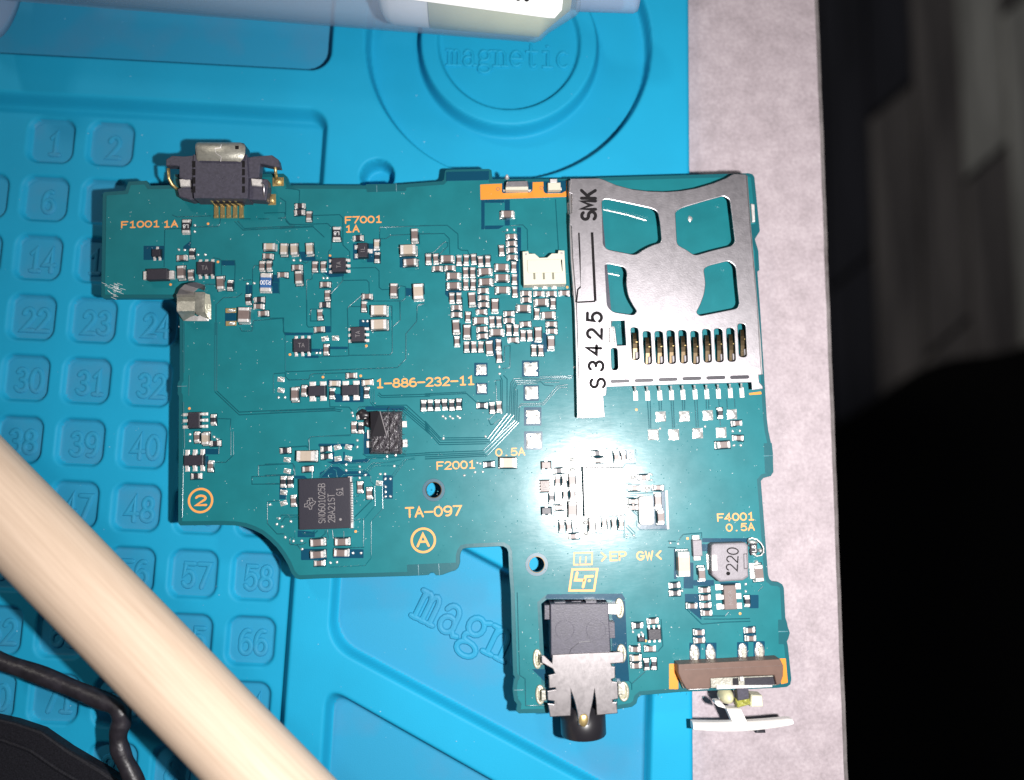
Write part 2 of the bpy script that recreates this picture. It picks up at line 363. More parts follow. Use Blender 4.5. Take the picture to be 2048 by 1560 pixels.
for i in range(-22, 26):
    for j in range(-3, 4):
        r_ = random.random()
        mname = "plank_shaded" if i < 9 else ("plank_mid" if i == 9 or r_ < .22 else ("plank_pale" if r_ > .72 else "plank_grey"))  # rows nearest the table carry its painted shadow
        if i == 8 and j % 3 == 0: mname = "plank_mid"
        if mname not in pk:
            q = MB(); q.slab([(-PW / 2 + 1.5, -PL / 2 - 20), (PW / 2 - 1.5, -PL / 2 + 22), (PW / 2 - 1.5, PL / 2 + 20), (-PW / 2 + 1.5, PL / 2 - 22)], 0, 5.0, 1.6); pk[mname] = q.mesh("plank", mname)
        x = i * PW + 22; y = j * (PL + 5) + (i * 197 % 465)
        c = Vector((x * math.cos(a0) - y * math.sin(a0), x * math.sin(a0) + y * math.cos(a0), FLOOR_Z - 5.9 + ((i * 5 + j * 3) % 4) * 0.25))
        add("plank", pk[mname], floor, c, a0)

# matte black mound on the floor below the table edge
mat("matte_black", (0.0035, 0.0035, 0.004), 0.9, spec=0.1, bump=(0.3, 0.3))
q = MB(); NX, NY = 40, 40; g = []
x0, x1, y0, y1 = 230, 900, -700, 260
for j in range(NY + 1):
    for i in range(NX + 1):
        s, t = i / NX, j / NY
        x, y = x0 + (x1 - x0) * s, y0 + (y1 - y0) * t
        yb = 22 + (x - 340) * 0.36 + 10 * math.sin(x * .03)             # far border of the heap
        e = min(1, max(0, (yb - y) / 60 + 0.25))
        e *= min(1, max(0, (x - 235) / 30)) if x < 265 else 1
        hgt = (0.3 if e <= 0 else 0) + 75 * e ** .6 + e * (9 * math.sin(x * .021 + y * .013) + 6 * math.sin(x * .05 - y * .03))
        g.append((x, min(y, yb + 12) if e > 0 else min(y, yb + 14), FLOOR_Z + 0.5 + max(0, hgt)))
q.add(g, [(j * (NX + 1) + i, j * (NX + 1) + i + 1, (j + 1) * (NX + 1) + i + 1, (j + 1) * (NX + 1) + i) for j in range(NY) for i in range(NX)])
put("black_mound", q, "matte_black", None, True, label="black mound on the plank floor, out of focus beside the table", cat="mound")

# ------------------------------------------------------------------ blue silicone repair mat: one moulded height field
MAT_TOP = -3.2; TH = math.radians(-4.68); MO = (-58.56, 46.23)
def L2W(X, Y): return (MO[0] + X * math.cos(TH) - Y * math.sin(TH), MO[1] + X * math.sin(TH) + Y * math.cos(TH))
XS = np.arange(-16.0, 90.3, 0.22); YS = np.arange(-92.0, 36.0, 0.22)
X, Y = np.meshgrid(XS, YS)
def step(s, w):                              # s > 0 inside a recess; w = width of the moulded wall
    t = np.clip(s / w + 0.5, 0, 1); return t * t * (3 - 2 * t)
def rrect(xa, xb, ya, yb, r):
    cx, cy, hx, hy = (xa + xb) / 2, (ya + yb) / 2, (xb - xa) / 2 - r, (yb - ya) / 2 - r
    qx, qy = np.abs(X - cx) - hx, np.abs(Y - cy) - hy
    return -(np.hypot(np.maximum(qx, 0), np.maximum(qy, 0)) + np.minimum(np.maximum(qx, qy), 0) - r)
def smin(a, b, k):
    h = np.clip(0.5 + 0.5 * (b - a) / k, 0, 1); return b * (1 - h) + a * h - k * h * (1 - h)
H = np.zeros_like(X)
H -= 2.3 * step(rrect(-60, 37.0, -150, 5.2, 2.2), 1.3)
PITS = []; DULL = np.zeros_like(X)  # mask of the recess floors that get the duller blue
for r in range(0, 12):
    for c in range(-2, 5):
        if r == 0 and c not in (0, 1): continue
        if r == 1 and c > 2: continue
        n = (1 + c) if r == 0 else (6 + c if r == 1 else 14 + c + 8 * (r - 2))
        PX_, PY_ = (8.0 * c) * 1.005 - .31, (-8.08 * r) * 1.005 + .21; PITS.append((PX_, PY_, n))
        dx = np.abs(X - PX_) < 4.2; dy = np.abs(Y - PY_) < 4.2
        s = rrect(PX_ - 3.0, PX_ + 3.0, PY_ - 3.0, PY_ + 3.0, 1.5)
        H -= np.where(dx & dy, 0.75 * step(s, 0.55), 0); DULL = np.where(dx & dy & (s > 0.1), 1, DULL)
H -= 2.2 * step(rrect(-60, 37.0, 11.4, 80, 2.4), 0.8); DULL = np.where(rrect(-60, 36.8, 11.5, 80, 2.4) > .3, 1, DULL)
R = np.hypot(X - 61.26, Y - 16.8)
H -= 2.6 * step(19.35 - R, 0.7)
H += 2.6 * (1 - step(R - 12.3, 0.9)) - 0.95 * step(9.65 - R, 0.5)
H -= 3.2 * step(2.1 - np.hypot(X - 44.55, Y + 3.2), 0.6)
p1 = smin(smin(X - 42.5, 83.0 - X, 1.0), smin((Y + 64.2 + 0.467 * (X - 42.7)) * 0.906, (-51.9 - 0.46 * (X - 58.8) - Y) * 0.908, 1.0), 3.0)
H -= 2.0 * step(p1, 0.9); DULL = np.where(p1 > .3, 1, DULL)
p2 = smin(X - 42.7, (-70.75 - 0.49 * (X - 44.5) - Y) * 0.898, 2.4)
H -= 2.0 * step(p2, 1.0); DULL = np.where(p2 > .3, 1, DULL)
EDGE = 86.45 - 0.0278 * Y
H = np.where(X > EDGE - 0.5, H - 0.35 * np.clip((X - EDGE + 0.5) / 0.5, 0, 1) ** 2, H)
Xc = np.minimum(X, EDGE)
H = np.where(X > EDGE + 0.2, TABLE_Z - MAT_TOP, H)
wx = MO[0] + Xc * math.cos(TH) - Y * math.sin(TH); wy = MO[1] + Xc * math.sin(TH) + Y * math.cos(TH)
nx, ny = X.shape[1], X.shape[0]
vv = np.stack([wx - wx.min(), wy - wy.min(), MAT_TOP + H - TABLE_Z], -1).reshape(-1, 3) * S
idx = np.arange(nx * ny).reshape(ny, nx)
quads = np.stack([idx[:-1, :-1], idx[:-1, 1:], idx[1:, 1:], idx[1:, :-1]], -1).reshape(-1, 4)
me = bpy.data.meshes.new("silicone_mat")
me.vertices.add(len(vv)); me.vertices.foreach_set("co", vv.astype(np.float32).ravel())
me.loops.add(quads.size); me.loops.foreach_set("vertex_index", quads.astype(np.int32).ravel())
me.polygons.add(len(quads)); me.polygons.foreach_set("loop_start", np.arange(0, quads.size, 4, dtype=np.int32))
me.polygons.foreach_set("use_smooth", np.ones(len(quads), bool)); me.update(calc_edges=True)
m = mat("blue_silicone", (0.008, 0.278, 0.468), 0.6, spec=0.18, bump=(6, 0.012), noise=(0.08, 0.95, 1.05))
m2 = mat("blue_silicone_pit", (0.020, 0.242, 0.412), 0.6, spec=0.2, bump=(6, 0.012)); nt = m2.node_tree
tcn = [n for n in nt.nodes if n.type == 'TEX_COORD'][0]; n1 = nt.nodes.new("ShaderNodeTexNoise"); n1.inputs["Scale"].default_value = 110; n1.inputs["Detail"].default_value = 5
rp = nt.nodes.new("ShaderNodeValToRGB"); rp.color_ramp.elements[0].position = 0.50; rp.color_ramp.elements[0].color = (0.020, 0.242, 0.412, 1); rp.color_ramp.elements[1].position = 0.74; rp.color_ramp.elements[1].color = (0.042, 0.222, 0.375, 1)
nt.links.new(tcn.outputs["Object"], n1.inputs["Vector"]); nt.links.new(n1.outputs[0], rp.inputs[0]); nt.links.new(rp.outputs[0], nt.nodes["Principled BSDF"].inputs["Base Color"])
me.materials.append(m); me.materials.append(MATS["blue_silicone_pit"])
fz_ = np.where(DULL > 0.5, 1, 0)[:-1, :-1].astype(np.int32).ravel(); me.polygons.foreach_set("material_index", fz_)
mat_o = add("repair_mat", me, None, (wx.min(), wy.min(), TABLE_Z), label="blue silicone repair mat with numbered pits and a round magnetic tray", cat="mat")
for (px, py, n) in PITS:
    if n < 1 or n > 90: continue
    w = L2W(px + 0.25, py - 0.25); s = str(n)
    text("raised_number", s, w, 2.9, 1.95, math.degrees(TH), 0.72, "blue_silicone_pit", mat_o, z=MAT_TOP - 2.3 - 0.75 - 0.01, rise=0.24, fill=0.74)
for (c, h, p, an, z, w, ri) in (((61.3, 15.2), 3.3, 2.15, 2.0, -0.95, 0.50, 0.26), ((65.6, -63.5), 5.3, 3.4, -23.5, -2.0, 0.86, 0.30)):
    q = text_mb("magnetic", L2W(*c), h, p, an + math.degrees(TH), w, ri, MAT_TOP + z - 0.01, 0.86)
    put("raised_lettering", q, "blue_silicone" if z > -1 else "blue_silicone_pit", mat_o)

mat("lint", (0.20, 0.42, 0.55), 0.8)
q = MB()
for k in range(260):
    lx, ly = random.uniform(-8, 82), random.uniform(-80, 18); i_, j_ = int((lx - XS[0]) / .22), int((ly - YS[0]) / .22)
    w = L2W(lx, ly); zz = MAT_TOP + H[j_, i_]; r_ = random.choice((.04, .05, .05, .07, .11)); q.dome(w[0], w[1], r_, r_ * random.uniform(.5, 1), zz - .01, r_ * .8, 6)
put("lint_speck", q, "lint", mat_o, kind="stuff")
# ------------------------------------------------------------------ wooden stick, strap, cable
def wood_material():
    m = mat("pale_wood", (0.62, 0.43, 0.29), 0.55, spec=0.3); nt = m.node_tree; p = nt.nodes["Principled BSDF"]
    tc = [n for n in nt.nodes if n.type == 'TEX_COORD'][0]
    mp = nt.nodes.new("ShaderNodeMapping"); mp.inputs["Scale"].default_value = (1.0, 0.03, 1.0)
    n = nt.nodes.new("ShaderNodeTexNoise"); n.inputs["Scale"].default_value = 2300; n.inputs["Detail"].default_value = 8; n.inputs["Roughness"].default_value = 0.7
    r = nt.nodes.new("ShaderNodeValToRGB"); r.color_ramp.elements[0].position = 0.36; r.color_ramp.elements[1].position = 0.60
    r.color_ramp.elements[0].color = (0.565, 0.425, 0.315, 1); r.color_ramp.elements[1].color = (0.655, 0.505, 0.385, 1)
    b = nt.nodes.new("ShaderNodeBump"); b.inputs["Distance"].default_value = 0.05 * S; b.inputs["Strength"].default_value = 0.8
    nt.links.new(tc.outputs["Object"], mp.inputs[0]); nt.links.new(mp.outputs[0], n.inputs["Vector"]); nt.links.new(n.outputs[0], r.inputs[0]); nt.links.new(r.outputs[0], p.inputs["Base Color"])
    nt.links.new(n.outputs[0], b.inputs["Height"]); nt.links.new(b.outputs[0], p.inputs["Normal"])
    mat("wood_knot", (0.20, 0.12, 0.07), 0.7)
wood_material()
SR = 4.72; SZ = 7.0
pa, pb = B(0, 1002.5, SZ), B(540, 1560, SZ)
dr = (pb - pa).normalized()
q = MB(); A_, B_ = pa - dr * 55, pb + dr * 30
Ls = (B_ - A_).length
rings = []
for i in range(61):
    t = i / 60
    rr = SR * (1 + 0.004 * math.sin(t * 17) + 0.003 * math.sin(t * 41 + 1)) * (0.94 if i in (0, 60) else 1)
    rings.append([(rr * math.cos(2 * math.pi * j / 48), t * Ls, rr * math.sin(2 * math.pi * j / 48)) for j in range(48)])
q.loft(rings)
st = add("wooden_stick", q.mesh("wooden_stick", "pale_wood", True), None, A_, math.atan2(-dr.x, dr.y), label="pale round wooden stick lying diagonally over the blue mat", cat="wooden stick")
q = MB()
for (u, v, l) in ((128, 1141, .35), (49, 1003, .16), (28, 1086, .12), (68, 968, .12)):
    w = B(u, v, SZ + SR * .9); rel = w - A_; s = rel.dot(dr); off = Vector((dr.y, -dr.x, 0)).dot(rel)
    hz = math.sqrt(max(0.01, SR ** 2 - off ** 2)); base = A_ + dr * s + Vector((dr.y, -dr.x, 0)) * off
    q.dome(base.x, base.y, l * .6, l * .9, SZ + hz - 0.02, 0.06, 8)
put("knot", q, "wood_knot", st)

mat("strap_fabric", (0.007, 0.007, 0.010), 0.6, spec=0.25, bump=(2.0, 0.06), noise=(5, 0.6, 1.8))
STZ = -3.9
po = [B(u, v, STZ) for u, v in ((-260, 1400), (-20, 1434), (25, 1444), (80, 1462), (135, 1500), (205, 1541), (420, 1690), (640, 1830), (560, 1960), (-260, 1800))]
po = [(p.x, p.y) for p in po][::-1]
strap = add("strap", None, None, (po[0][0], po[0][1], MAT_TOP - 2.3), label="thick black fabric strap in the lower left corner of the mat", cat="strap")
q = MB(); q.slab(po, MAT_TOP - 2.3, STZ, .35); put("webbing", q, "strap_fabric", strap)
for d in (34,):
    ln = [B(u - d * .55, v + d, STZ) for u, v in ((-100, 1432), (25, 1446), (80, 1466), (135, 1504), (205, 1545), (420, 1694))]
    q = MB(); q.ridge([(p.x, p.y) for p in ln], 0.7, 0.35, STZ - .02); put("seam", q, "strap_fabric", strap)

mat("cable_black", (0.014, 0.012, 0.016), 0.42, bump=(1.2, 0.10), noise=(0.6, 0.7, 1.6))
ctrl = [(-60, 1296, 0.5), (0, 1322, 0.5), (70, 1346, 0.7), (140, 1374, 1.0), (200, 1399, 1.2), (228, 1411, 1.3), (241, 1424, 1.3), (243, 1442, 1.2), (237, 1466, 1.1), (238, 1490, 1.0), (247, 1516, 0.9), (262, 1546, 0.8), (282, 1590, 0.7), (300, 1640, .6)]
cp = [B(u, v, z) for u, v, z in ctrl]; fine = []
for i in range(len(cp) - 1):
    p0, p1_, p2_, p3 = cp[max(i - 1, 0)], cp[i], cp[i + 1], cp[min(i + 2, len(cp) - 1)]
    for k in range(5):
        t = k / 5
        fine.append(0.5 * ((2 * p1_) + (p2_ - p0) * t + (2 * p0 - 5 * p1_ + 4 * p2_ - p3) * t * t + (3 * p1_ - p0 - 3 * p2_ + p3) * t ** 3))
fine.append(cp[-1])
q = MB(); q.tube(fine, [1.02 + 0.06 * math.sin(i * .7) + (0.1 if 30 < i < 38 else 0) for i in range(len(fine))], 14)
put("cable", q, "cable_black", None, True, label="black cable with a sharp bend, beside the wooden stick", cat="cable")

# ------------------------------------------------------------------ syringe across the top of the mat
RB = 6.5; CZ = MAT_TOP + RB
PH = math.radians(31)                       # the near edge seen from the camera lies this far below the axis
e0, e1 = B(34, 3, CZ - RB * math.sin(PH)), B(1078, 86, CZ - RB * math.sin(PH))
ax = (e1 - e0).normalized(); nrm = Vector((-ax.y, ax.x, 0))
so = e0 + nrm * RB * math.cos(PH); so.z = CZ
def al(u, v): return (B(u, v, CZ - RB * math.sin(PH)) - so).dot(ax)
def cyl(prof, n=48, z_half=None, sy=1.0, sz=1.0):
    q = MB()
    q.loft([[tuple(so + ax * s + nrm * (r * sy * math.cos(2 * math.pi * j / n)) + Vector((0, 0, r * sz * math.sin(2 * math.pi * j / n)))) for j in range(n)] for s, r in prof])
    return q
mat("syringe_plastic", (0.40, 0.50, 0.64), 0.28, alpha=0.34, spec=0.5)
mat("syringe_tip", (0.30, 0.40, 0.56), 0.32, alpha=0.55)
mat("flux_paste", (0.56, 0.56, 0.30), 0.5, noise=(0.15, 0.9, 1.08))
mat("plunger_white", (0.50, 0.52, 0.55), 0.5)
mat("label_white", (0.80, 0.80, 0.79), 0.5)
sb, se = al(34, 3), al(1085, 88)
s0 = add("syringe", None, None, (so.x, so.y, MAT_TOP), label="translucent syringe of yellowish paste with a white label, lying along the mat's top", cat="syringe")
nz0, nz1 = al(1150, 25), al(1268, 38)
put("barrel", cyl([(sb - 8, RB), (se - 1.0, RB), (se - 0.2, RB - .35), (se + 0.6, RB - 1.2), (se + 4.0, 3.0), (se + 4.4, 2.55)]), "syringe_plastic", s0, True)
put("nozzle", cyl([(se + 4.0, 2.5), (se + 4.6, 2.45), (nz1 - .5, 2.15), (nz1, 1.9)]), "syringe_tip", s0, True)
put("paste", cyl([(al(864, 60), RB - .7), (se - 0.6, RB - .7), (se + 0.2, RB - 1.5), (se + 3.2, 2.4)]), "flux_paste", s0, True)
put("plunger", cyl([(al(765, 60), RB - 2.2), (al(775, 60), RB - 1.1), (al(790, 60), RB - .75), (al(858, 60), RB - .75), (al(862, 60), RB - 1.0)]), "plunger_white", s0, True)
put("plunger_rod", cyl([(sb - 30, 2.6), (al(766, 60), 2.6)], 8), "syringe_tip", s0)
put("flange", cyl([(sb - 3.2, 5.6), (sb - 3.0, 6.6), (sb - 1.4, 6.6), (sb - 1.2, 5.6)], 48, sy=1.9, sz=0.97), "syringe_tip", s0, True)
q = MB(); rs = []
la, lb = al(640, 30), al(1116, 60)
for i in range(41):
    s = la + (lb - la) * i / 40
    amax = 49 + 15 * (i / 40)
    d = (lb - s); cr = 1.2
    if d < cr: amax -= math.degrees((cr - math.sqrt(max(0, cr * cr - (cr - d) ** 2))) / RB)
    ring = []
    for k in range(15):
        a = math.radians(-60 + (amax + 60) * k / 14)
        ring.append(tuple(so + ax * s - nrm * ((RB + .06) * math.sin(a)) + Vector((0, 0, (RB + .06) * math.cos(a)))))
    rs.append(ring)
q.loft(rs, 0, False, False, closed=False)
lbl = put("label", q, "label_white", s0, True)
tm = text_mb("10 cc", (0, 0), 2.0, 1.05, 0, 0.26, 0.01, 0); q = MB(); cs, ca0 = al(1022, 0), math.radians(38)
vs = []
for x, y, z in tm.v:
    a = ca0 - y / RB; vs.append(tuple(so + ax * (cs + x) - nrm * ((RB + .075 + z) * math.sin(a)) + Vector((0, 0, (RB + .075 + z) * math.cos(a)))))
q.add(vs, tm.f); put("print", q, "print_black", lbl)
# ------------------------------------------------------------------ the circuit board
z1, z2, z3, z4 = Zf(190, 270, 3.9), Zf(560, 340, 5.2), Zf(840, 340, 4.875), Zf(1120, 330, 3.714)
b1, b2, b3, b4 = Zf(340, 640, 3.9), Zf(540, 600, 4.875), Zf(850, 600, 4.875), Zf(1130, 600, 3.714)
c1, c2, c3, c5, c6, jz = Zf(530, 860, 5.2), Zf(780, 880, 4.875), Zf(1050, 880, 4.875), Zf(1280, 1000, 4.875), Zf(1280, 1200, 4.875), Zf(1010, 1170, 4.105)
KZ = {z1: 3.9, z2: 5.2, z3: 4.875, z4: 3.714, b1: 3.9, b2: 4.875, b3: 4.875, b4: 3.714, c1: 5.2, c2: 4.875, c3: 4.875, c5: 4.875, c6: 4.875, jz: 4.105}
PX = 16.0                                   # survey units per millimetre on the board face
def xy(p): return (p.x, p.y)
board = add("circuit_board", None, None, (0, 0, -0.8), label="teal green circuit board lying on the blue mat with its parts soldered on", cat="circuit board")
outline = [(208,384),(250,381),(253,371),(257,363),(293,361),(300,371),(345,370),(348,348),(528,347),(567,347),(574,353),(580,370),(731,370.5),(732,368),(792,367),(794,369),(845,365),(884,362),(888,358),(890,342),(894,339),(978,337.5),(983,340),(985,358),(1140,357),(1214,354),(1497,346),(1505,348),(1509,354),(1520,462),(1510,478),(1517,502),(1519,540),(1515,543),(1520,610),
 (1534,837),(1537,862),(1542,885),(1546,912),(1547,944),(1542,952),(1527,956),(1522,962),(1525,1000),(1536.4,1150),(1539,1158),(1545,1163),(1557,1164),(1565,1169),(1568,1176),(1571,1236),(1574,1244),(1576,1254),(1580,1266),(1577,1277),(1574,1283),(1576,1291),(1583,1358),(1581,1369),(1574,1374),(1555,1376),(1362,1384),(1282,1391),(1276,1396),(1273,1407),(1264,1414),(1228,1420),(1216,1206),(1210,1199),(1094,1199),(1083,1208),(1091,1365),(1096.5,1426),
 (1038,1427),(1032,1422),(1034,1409),(1028,1401),(1025,1380),(1027,1361),(1030,1355),(1026,1349),(1024,1292),(1021,1185),(1018,1147),(1016,1104),(1013,1097),(1006,1093),(996,1093),(934,1096),(926,1098),(922,1104),(920,1112),(920,1126),(917,1135),(911,1141),(903,1143),(884,1150),(872,1151),(868,1146),(862,1145),(857,1150),(842,1151),(820,1152),(640,1157),(600,1159),(592,1157),(583,1147),(575,1128),(565,1111),(553,1095),(538,1080),(523,1068),(507,1060),(490,1054),(471,1051),(440,1050),(361,1051),(356,1046),(357.5,792),(355,788),(355,766),(359,760),(359,640),(350,597),(207,597),(202,592),(205,388)]
outl = [xy(B(u, v)) for u, v in outline]
def circle(c, r, n=28): return [(c[0] + r * math.cos(2 * math.pi * i / n), c[1] + r * math.sin(2 * math.pi * i / n)) for i in range(n)]
HOLES = [xy(B(867.3, 980)), xy(B(1073.5, 1129))]
plate("substrate", outl, -0.8, 0.0, "mask_edge", board, [circle(h, 0.93) for h in HOLES], bev=0.05)
pour = inset(outl, 0.52)
plate("ground_plane", pour, 0.0, 0.036, "mask", board, [circle(h, 1.42) for h in HOLES], bev=0.012)
for h in HOLES:
    plate("hole_ring", circle(h, 1.39), 0.0, 0.02, "mask_ring", board, [circle(h, 1.02)], bev=0.004)
    plate("hole_lining", circle(h, 1.02), 0.0, 0.03, "bronze", board, [circle(h, 0.94)], bev=0.004)
# spacer parts under the board that carry it on the mat
for u, v, hx, hy, zb in ((700, 640, 9, 6, -3.2), (1300, 500, 8, 9, -3.2), (1150, 1010, 5, 5, -3.2), (1250, 1010, 3, 6, -3.2), (400, 560, 2.2, 2.0, -5.5)):
    p = B(u, v); q = MB(); q.box(p.x, p.y, hx, hy, zb + (0 if u != 700 else 0.0), -0.8, 0.1); put("underside_shield", q, "steel", board)

# ---- bare dark areas, exposed copper (flat artwork on the board face)
def sheet(zf, pts, m, name, z0=0.036, t=0.012, r=0.08):
    return plate(name, rounded([xy(zf(x, y)) for x, y in pts], r, 2), z0, z0 + t, m, board, bev=0.003)
def R4(x0, y0, x1, y1): return [(x0, y0), (x1, y0), (x1, y1), (x0, y1)]
bare = [(z3, R4(597, 292, 630, 580)), (z3, R4(632, 292, 823, 321)), (z3, R4(826, 290, 876, 543)), (z3, [(632, 543), (825, 541), (770, 576), (632, 579)]),
 (z1, R4(380, 865, 540, 975)), (z1, [(690, 870), (748, 825), (748, 895), (690, 895)]), (z1, R4(985, 976, 1095, 1018)), (z1, R4(1015, 1350, 1100, 1490)), (z1, R4(1385, 1090, 1440, 1235)), (z1, R4(1175, 1170, 1230, 1300)),
 (z2, R4(760, 765, 812, 935)), (z2, R4(905, 765, 1035, 960)), (z2, [(200, 850), (270, 850), (270, 905), (370, 905), (370, 945), (230, 945)]), (z2, [(440, 1060), (665, 1060), (665, 1105), (520, 1118)]), (z2, R4(1245, 870, 1400, 1015)), (z2, [(1305, 1225), (1385, 1235), (1385, 1310), (1310, 1310)]), (z2, R4(500, 900, 540, 1070)),
 (b2, [(130, 318), (420, 318), (420, 340), (150, 345)]), (b2, R4(385, 476, 520, 505)), (b2, R4(580, 455, 760, 480)), (b2, R4(340, 540, 475, 566)), (b2, R4(535, 255, 593, 318)), (b2, R4(870, 190, 980, 300)), (b2, R4(635, 915, 915, 996)), (b2, R4(862, 765, 915, 913)), (b2, [(560, 775), (700, 775), (700, 830), (560, 830)]), (b2, R4(915, 1290, 975, 1505)), (b2, R4(930, 1035, 1310, 1075)),
 (b3, R4(602, 367, 742, 398)), (b3, [(665, 400), (690, 400), (690, 575), (672, 555)]), (b3, R4(690, 380, 745, 575)), (b3, R4(1150, 320, 1190, 510)), (b3, R4(1035, 395, 1145, 440)), (z3, [(245, 1175), (405, 1175), (405, 1200), (290, 1200), (290, 1255), (245, 1215)]), (z3, R4(940, 880, 965, 1200)), (z3, R4(555, 1140, 585, 1350)), (b3, R4(620, 150, 720, 250)), (z3, R4(945, 560, 985, 870)),
 (c1, R4(557, 142, 930, 172)), (c1, R4(700, 225, 722, 330)), (c1, R4(815, 225, 830, 330)), (c1, R4(150, 590, 222, 720)), (c1, [(310, 475), (410, 475), (440, 505), (310, 505)]), (c1, [(340, 1042), (520, 1060), (520, 1115), (340, 1115)]), (c1, [(570, 445), (690, 380), (760, 380), (820, 430), (1060, 425), (1100, 480), (890, 488), (570, 495)]), (c1, [(1225, 470), (1330, 470), (1330, 715), (1225, 715)]), (c1, R4(375, 1235, 645, 1352)), (c1, R4(705, 1240, 1025, 1332)), (c1, [(640, 330), (1060, 300), (1100, 320), (1060, 345), (720, 360)]),
 (c5, R4(425, 610, 520, 862)), (c5, R4(605, 372, 1050, 412)), (c5, [(435, 915), (580, 915), (585, 1010), (440, 1010)]), (c5, [(445, 1010), (585, 1010), (600, 1170), (465, 1060)]), (c5, R4(330, 475, 358, 770)), (c5, R4(1065, 925, 1155, 1055)), (c5, R4(520, 780, 720, 835)), (c5, R4(600, 430, 690, 500)), (c5, [(770, 800), (960, 800), (960, 830), (800, 830)]),
 (jz, [(345, 75), (960, 70), (985, 110), (980, 125), (330, 112)]), (jz, [(880, 120), (985, 130), (1005, 560), (1020, 790), (915, 790), (880, 560)]), (jz, [(220, 690), (330, 690), (335, 800)]),
 (b1, R4(265, 1005, 385, 1048)), (b1, R4(255, 1060, 300, 1130)), (c3, R4(850, 95, 1065, 230)), (c3, R4(1005, 325, 1200, 400)), (c3, R4(1010, 440, 1360, 490)), (c3, R4(1090, 830, 1390, 880)), (c3, R4(1330, 500, 1365, 830)),
 (b3, R4(480, 612, 610, 745)), (b3, R4(945, 590, 1112, 750)), (b3, R4(965, 1045, 1135, 1225)), (b3, R4(965, 1280, 1145, 1460)), (b3, R4(495, 808, 610, 922)), (b3, R4(960, 830, 1110, 985)),
 (c6, R4(480, 415, 590, 620)), (c6, R4(635, 415, 745, 620)), (c6, R4(945, 410, 1055, 600)), (c6, R4(1105, 400, 1215, 590)), (c6, R4(510, 280, 635, 410)), (c6, R4(1005, 260, 1130, 400))]
for i, (zf, pts) in enumerate(bare): sheet(zf, pts, "mask_bare", "bare_patch", 0.036, 0.008 + 0.0007 * (i % 9))
sheet(z3, [(587, 143), (1200, 117), (1432, 108), (1432, 262), (590, 291)], "copper", "copper_strip", 0.036, 0.016)
for q in ([(800, 128), (1098, 120), (1098, 200), (1080, 220), (810, 228), (798, 215)], [(1203, 112), (1425, 104), (1425, 205), (1380, 228), (1225, 230), (1205, 210)]): sheet(z3, q, "mask_bare", "bare_patch", 0.052, 0.006)
for x, y in ((760, 187), (1185, 175)):
    q = MB(); q.ridge(circle(xy(z3(x, y)), 0.22, 16), 0.07, 0.02, 0.052, closed=True); put("test_ring", q, "cap_brown", board)
sheet(c6, R4(283, 620, 372, 868), "copper", "copper_strip", 0.036, 0.016); sheet(c6, [(1352, 570), (1420, 568), (1440, 805), (1375, 820)], "copper", "copper_strip", 0.036, 0.016)
sheet(b4, [(1365, 692), (1455, 680), (1460, 700), (1370, 706)], "copper", "copper_strip", 0.036, 0.016)

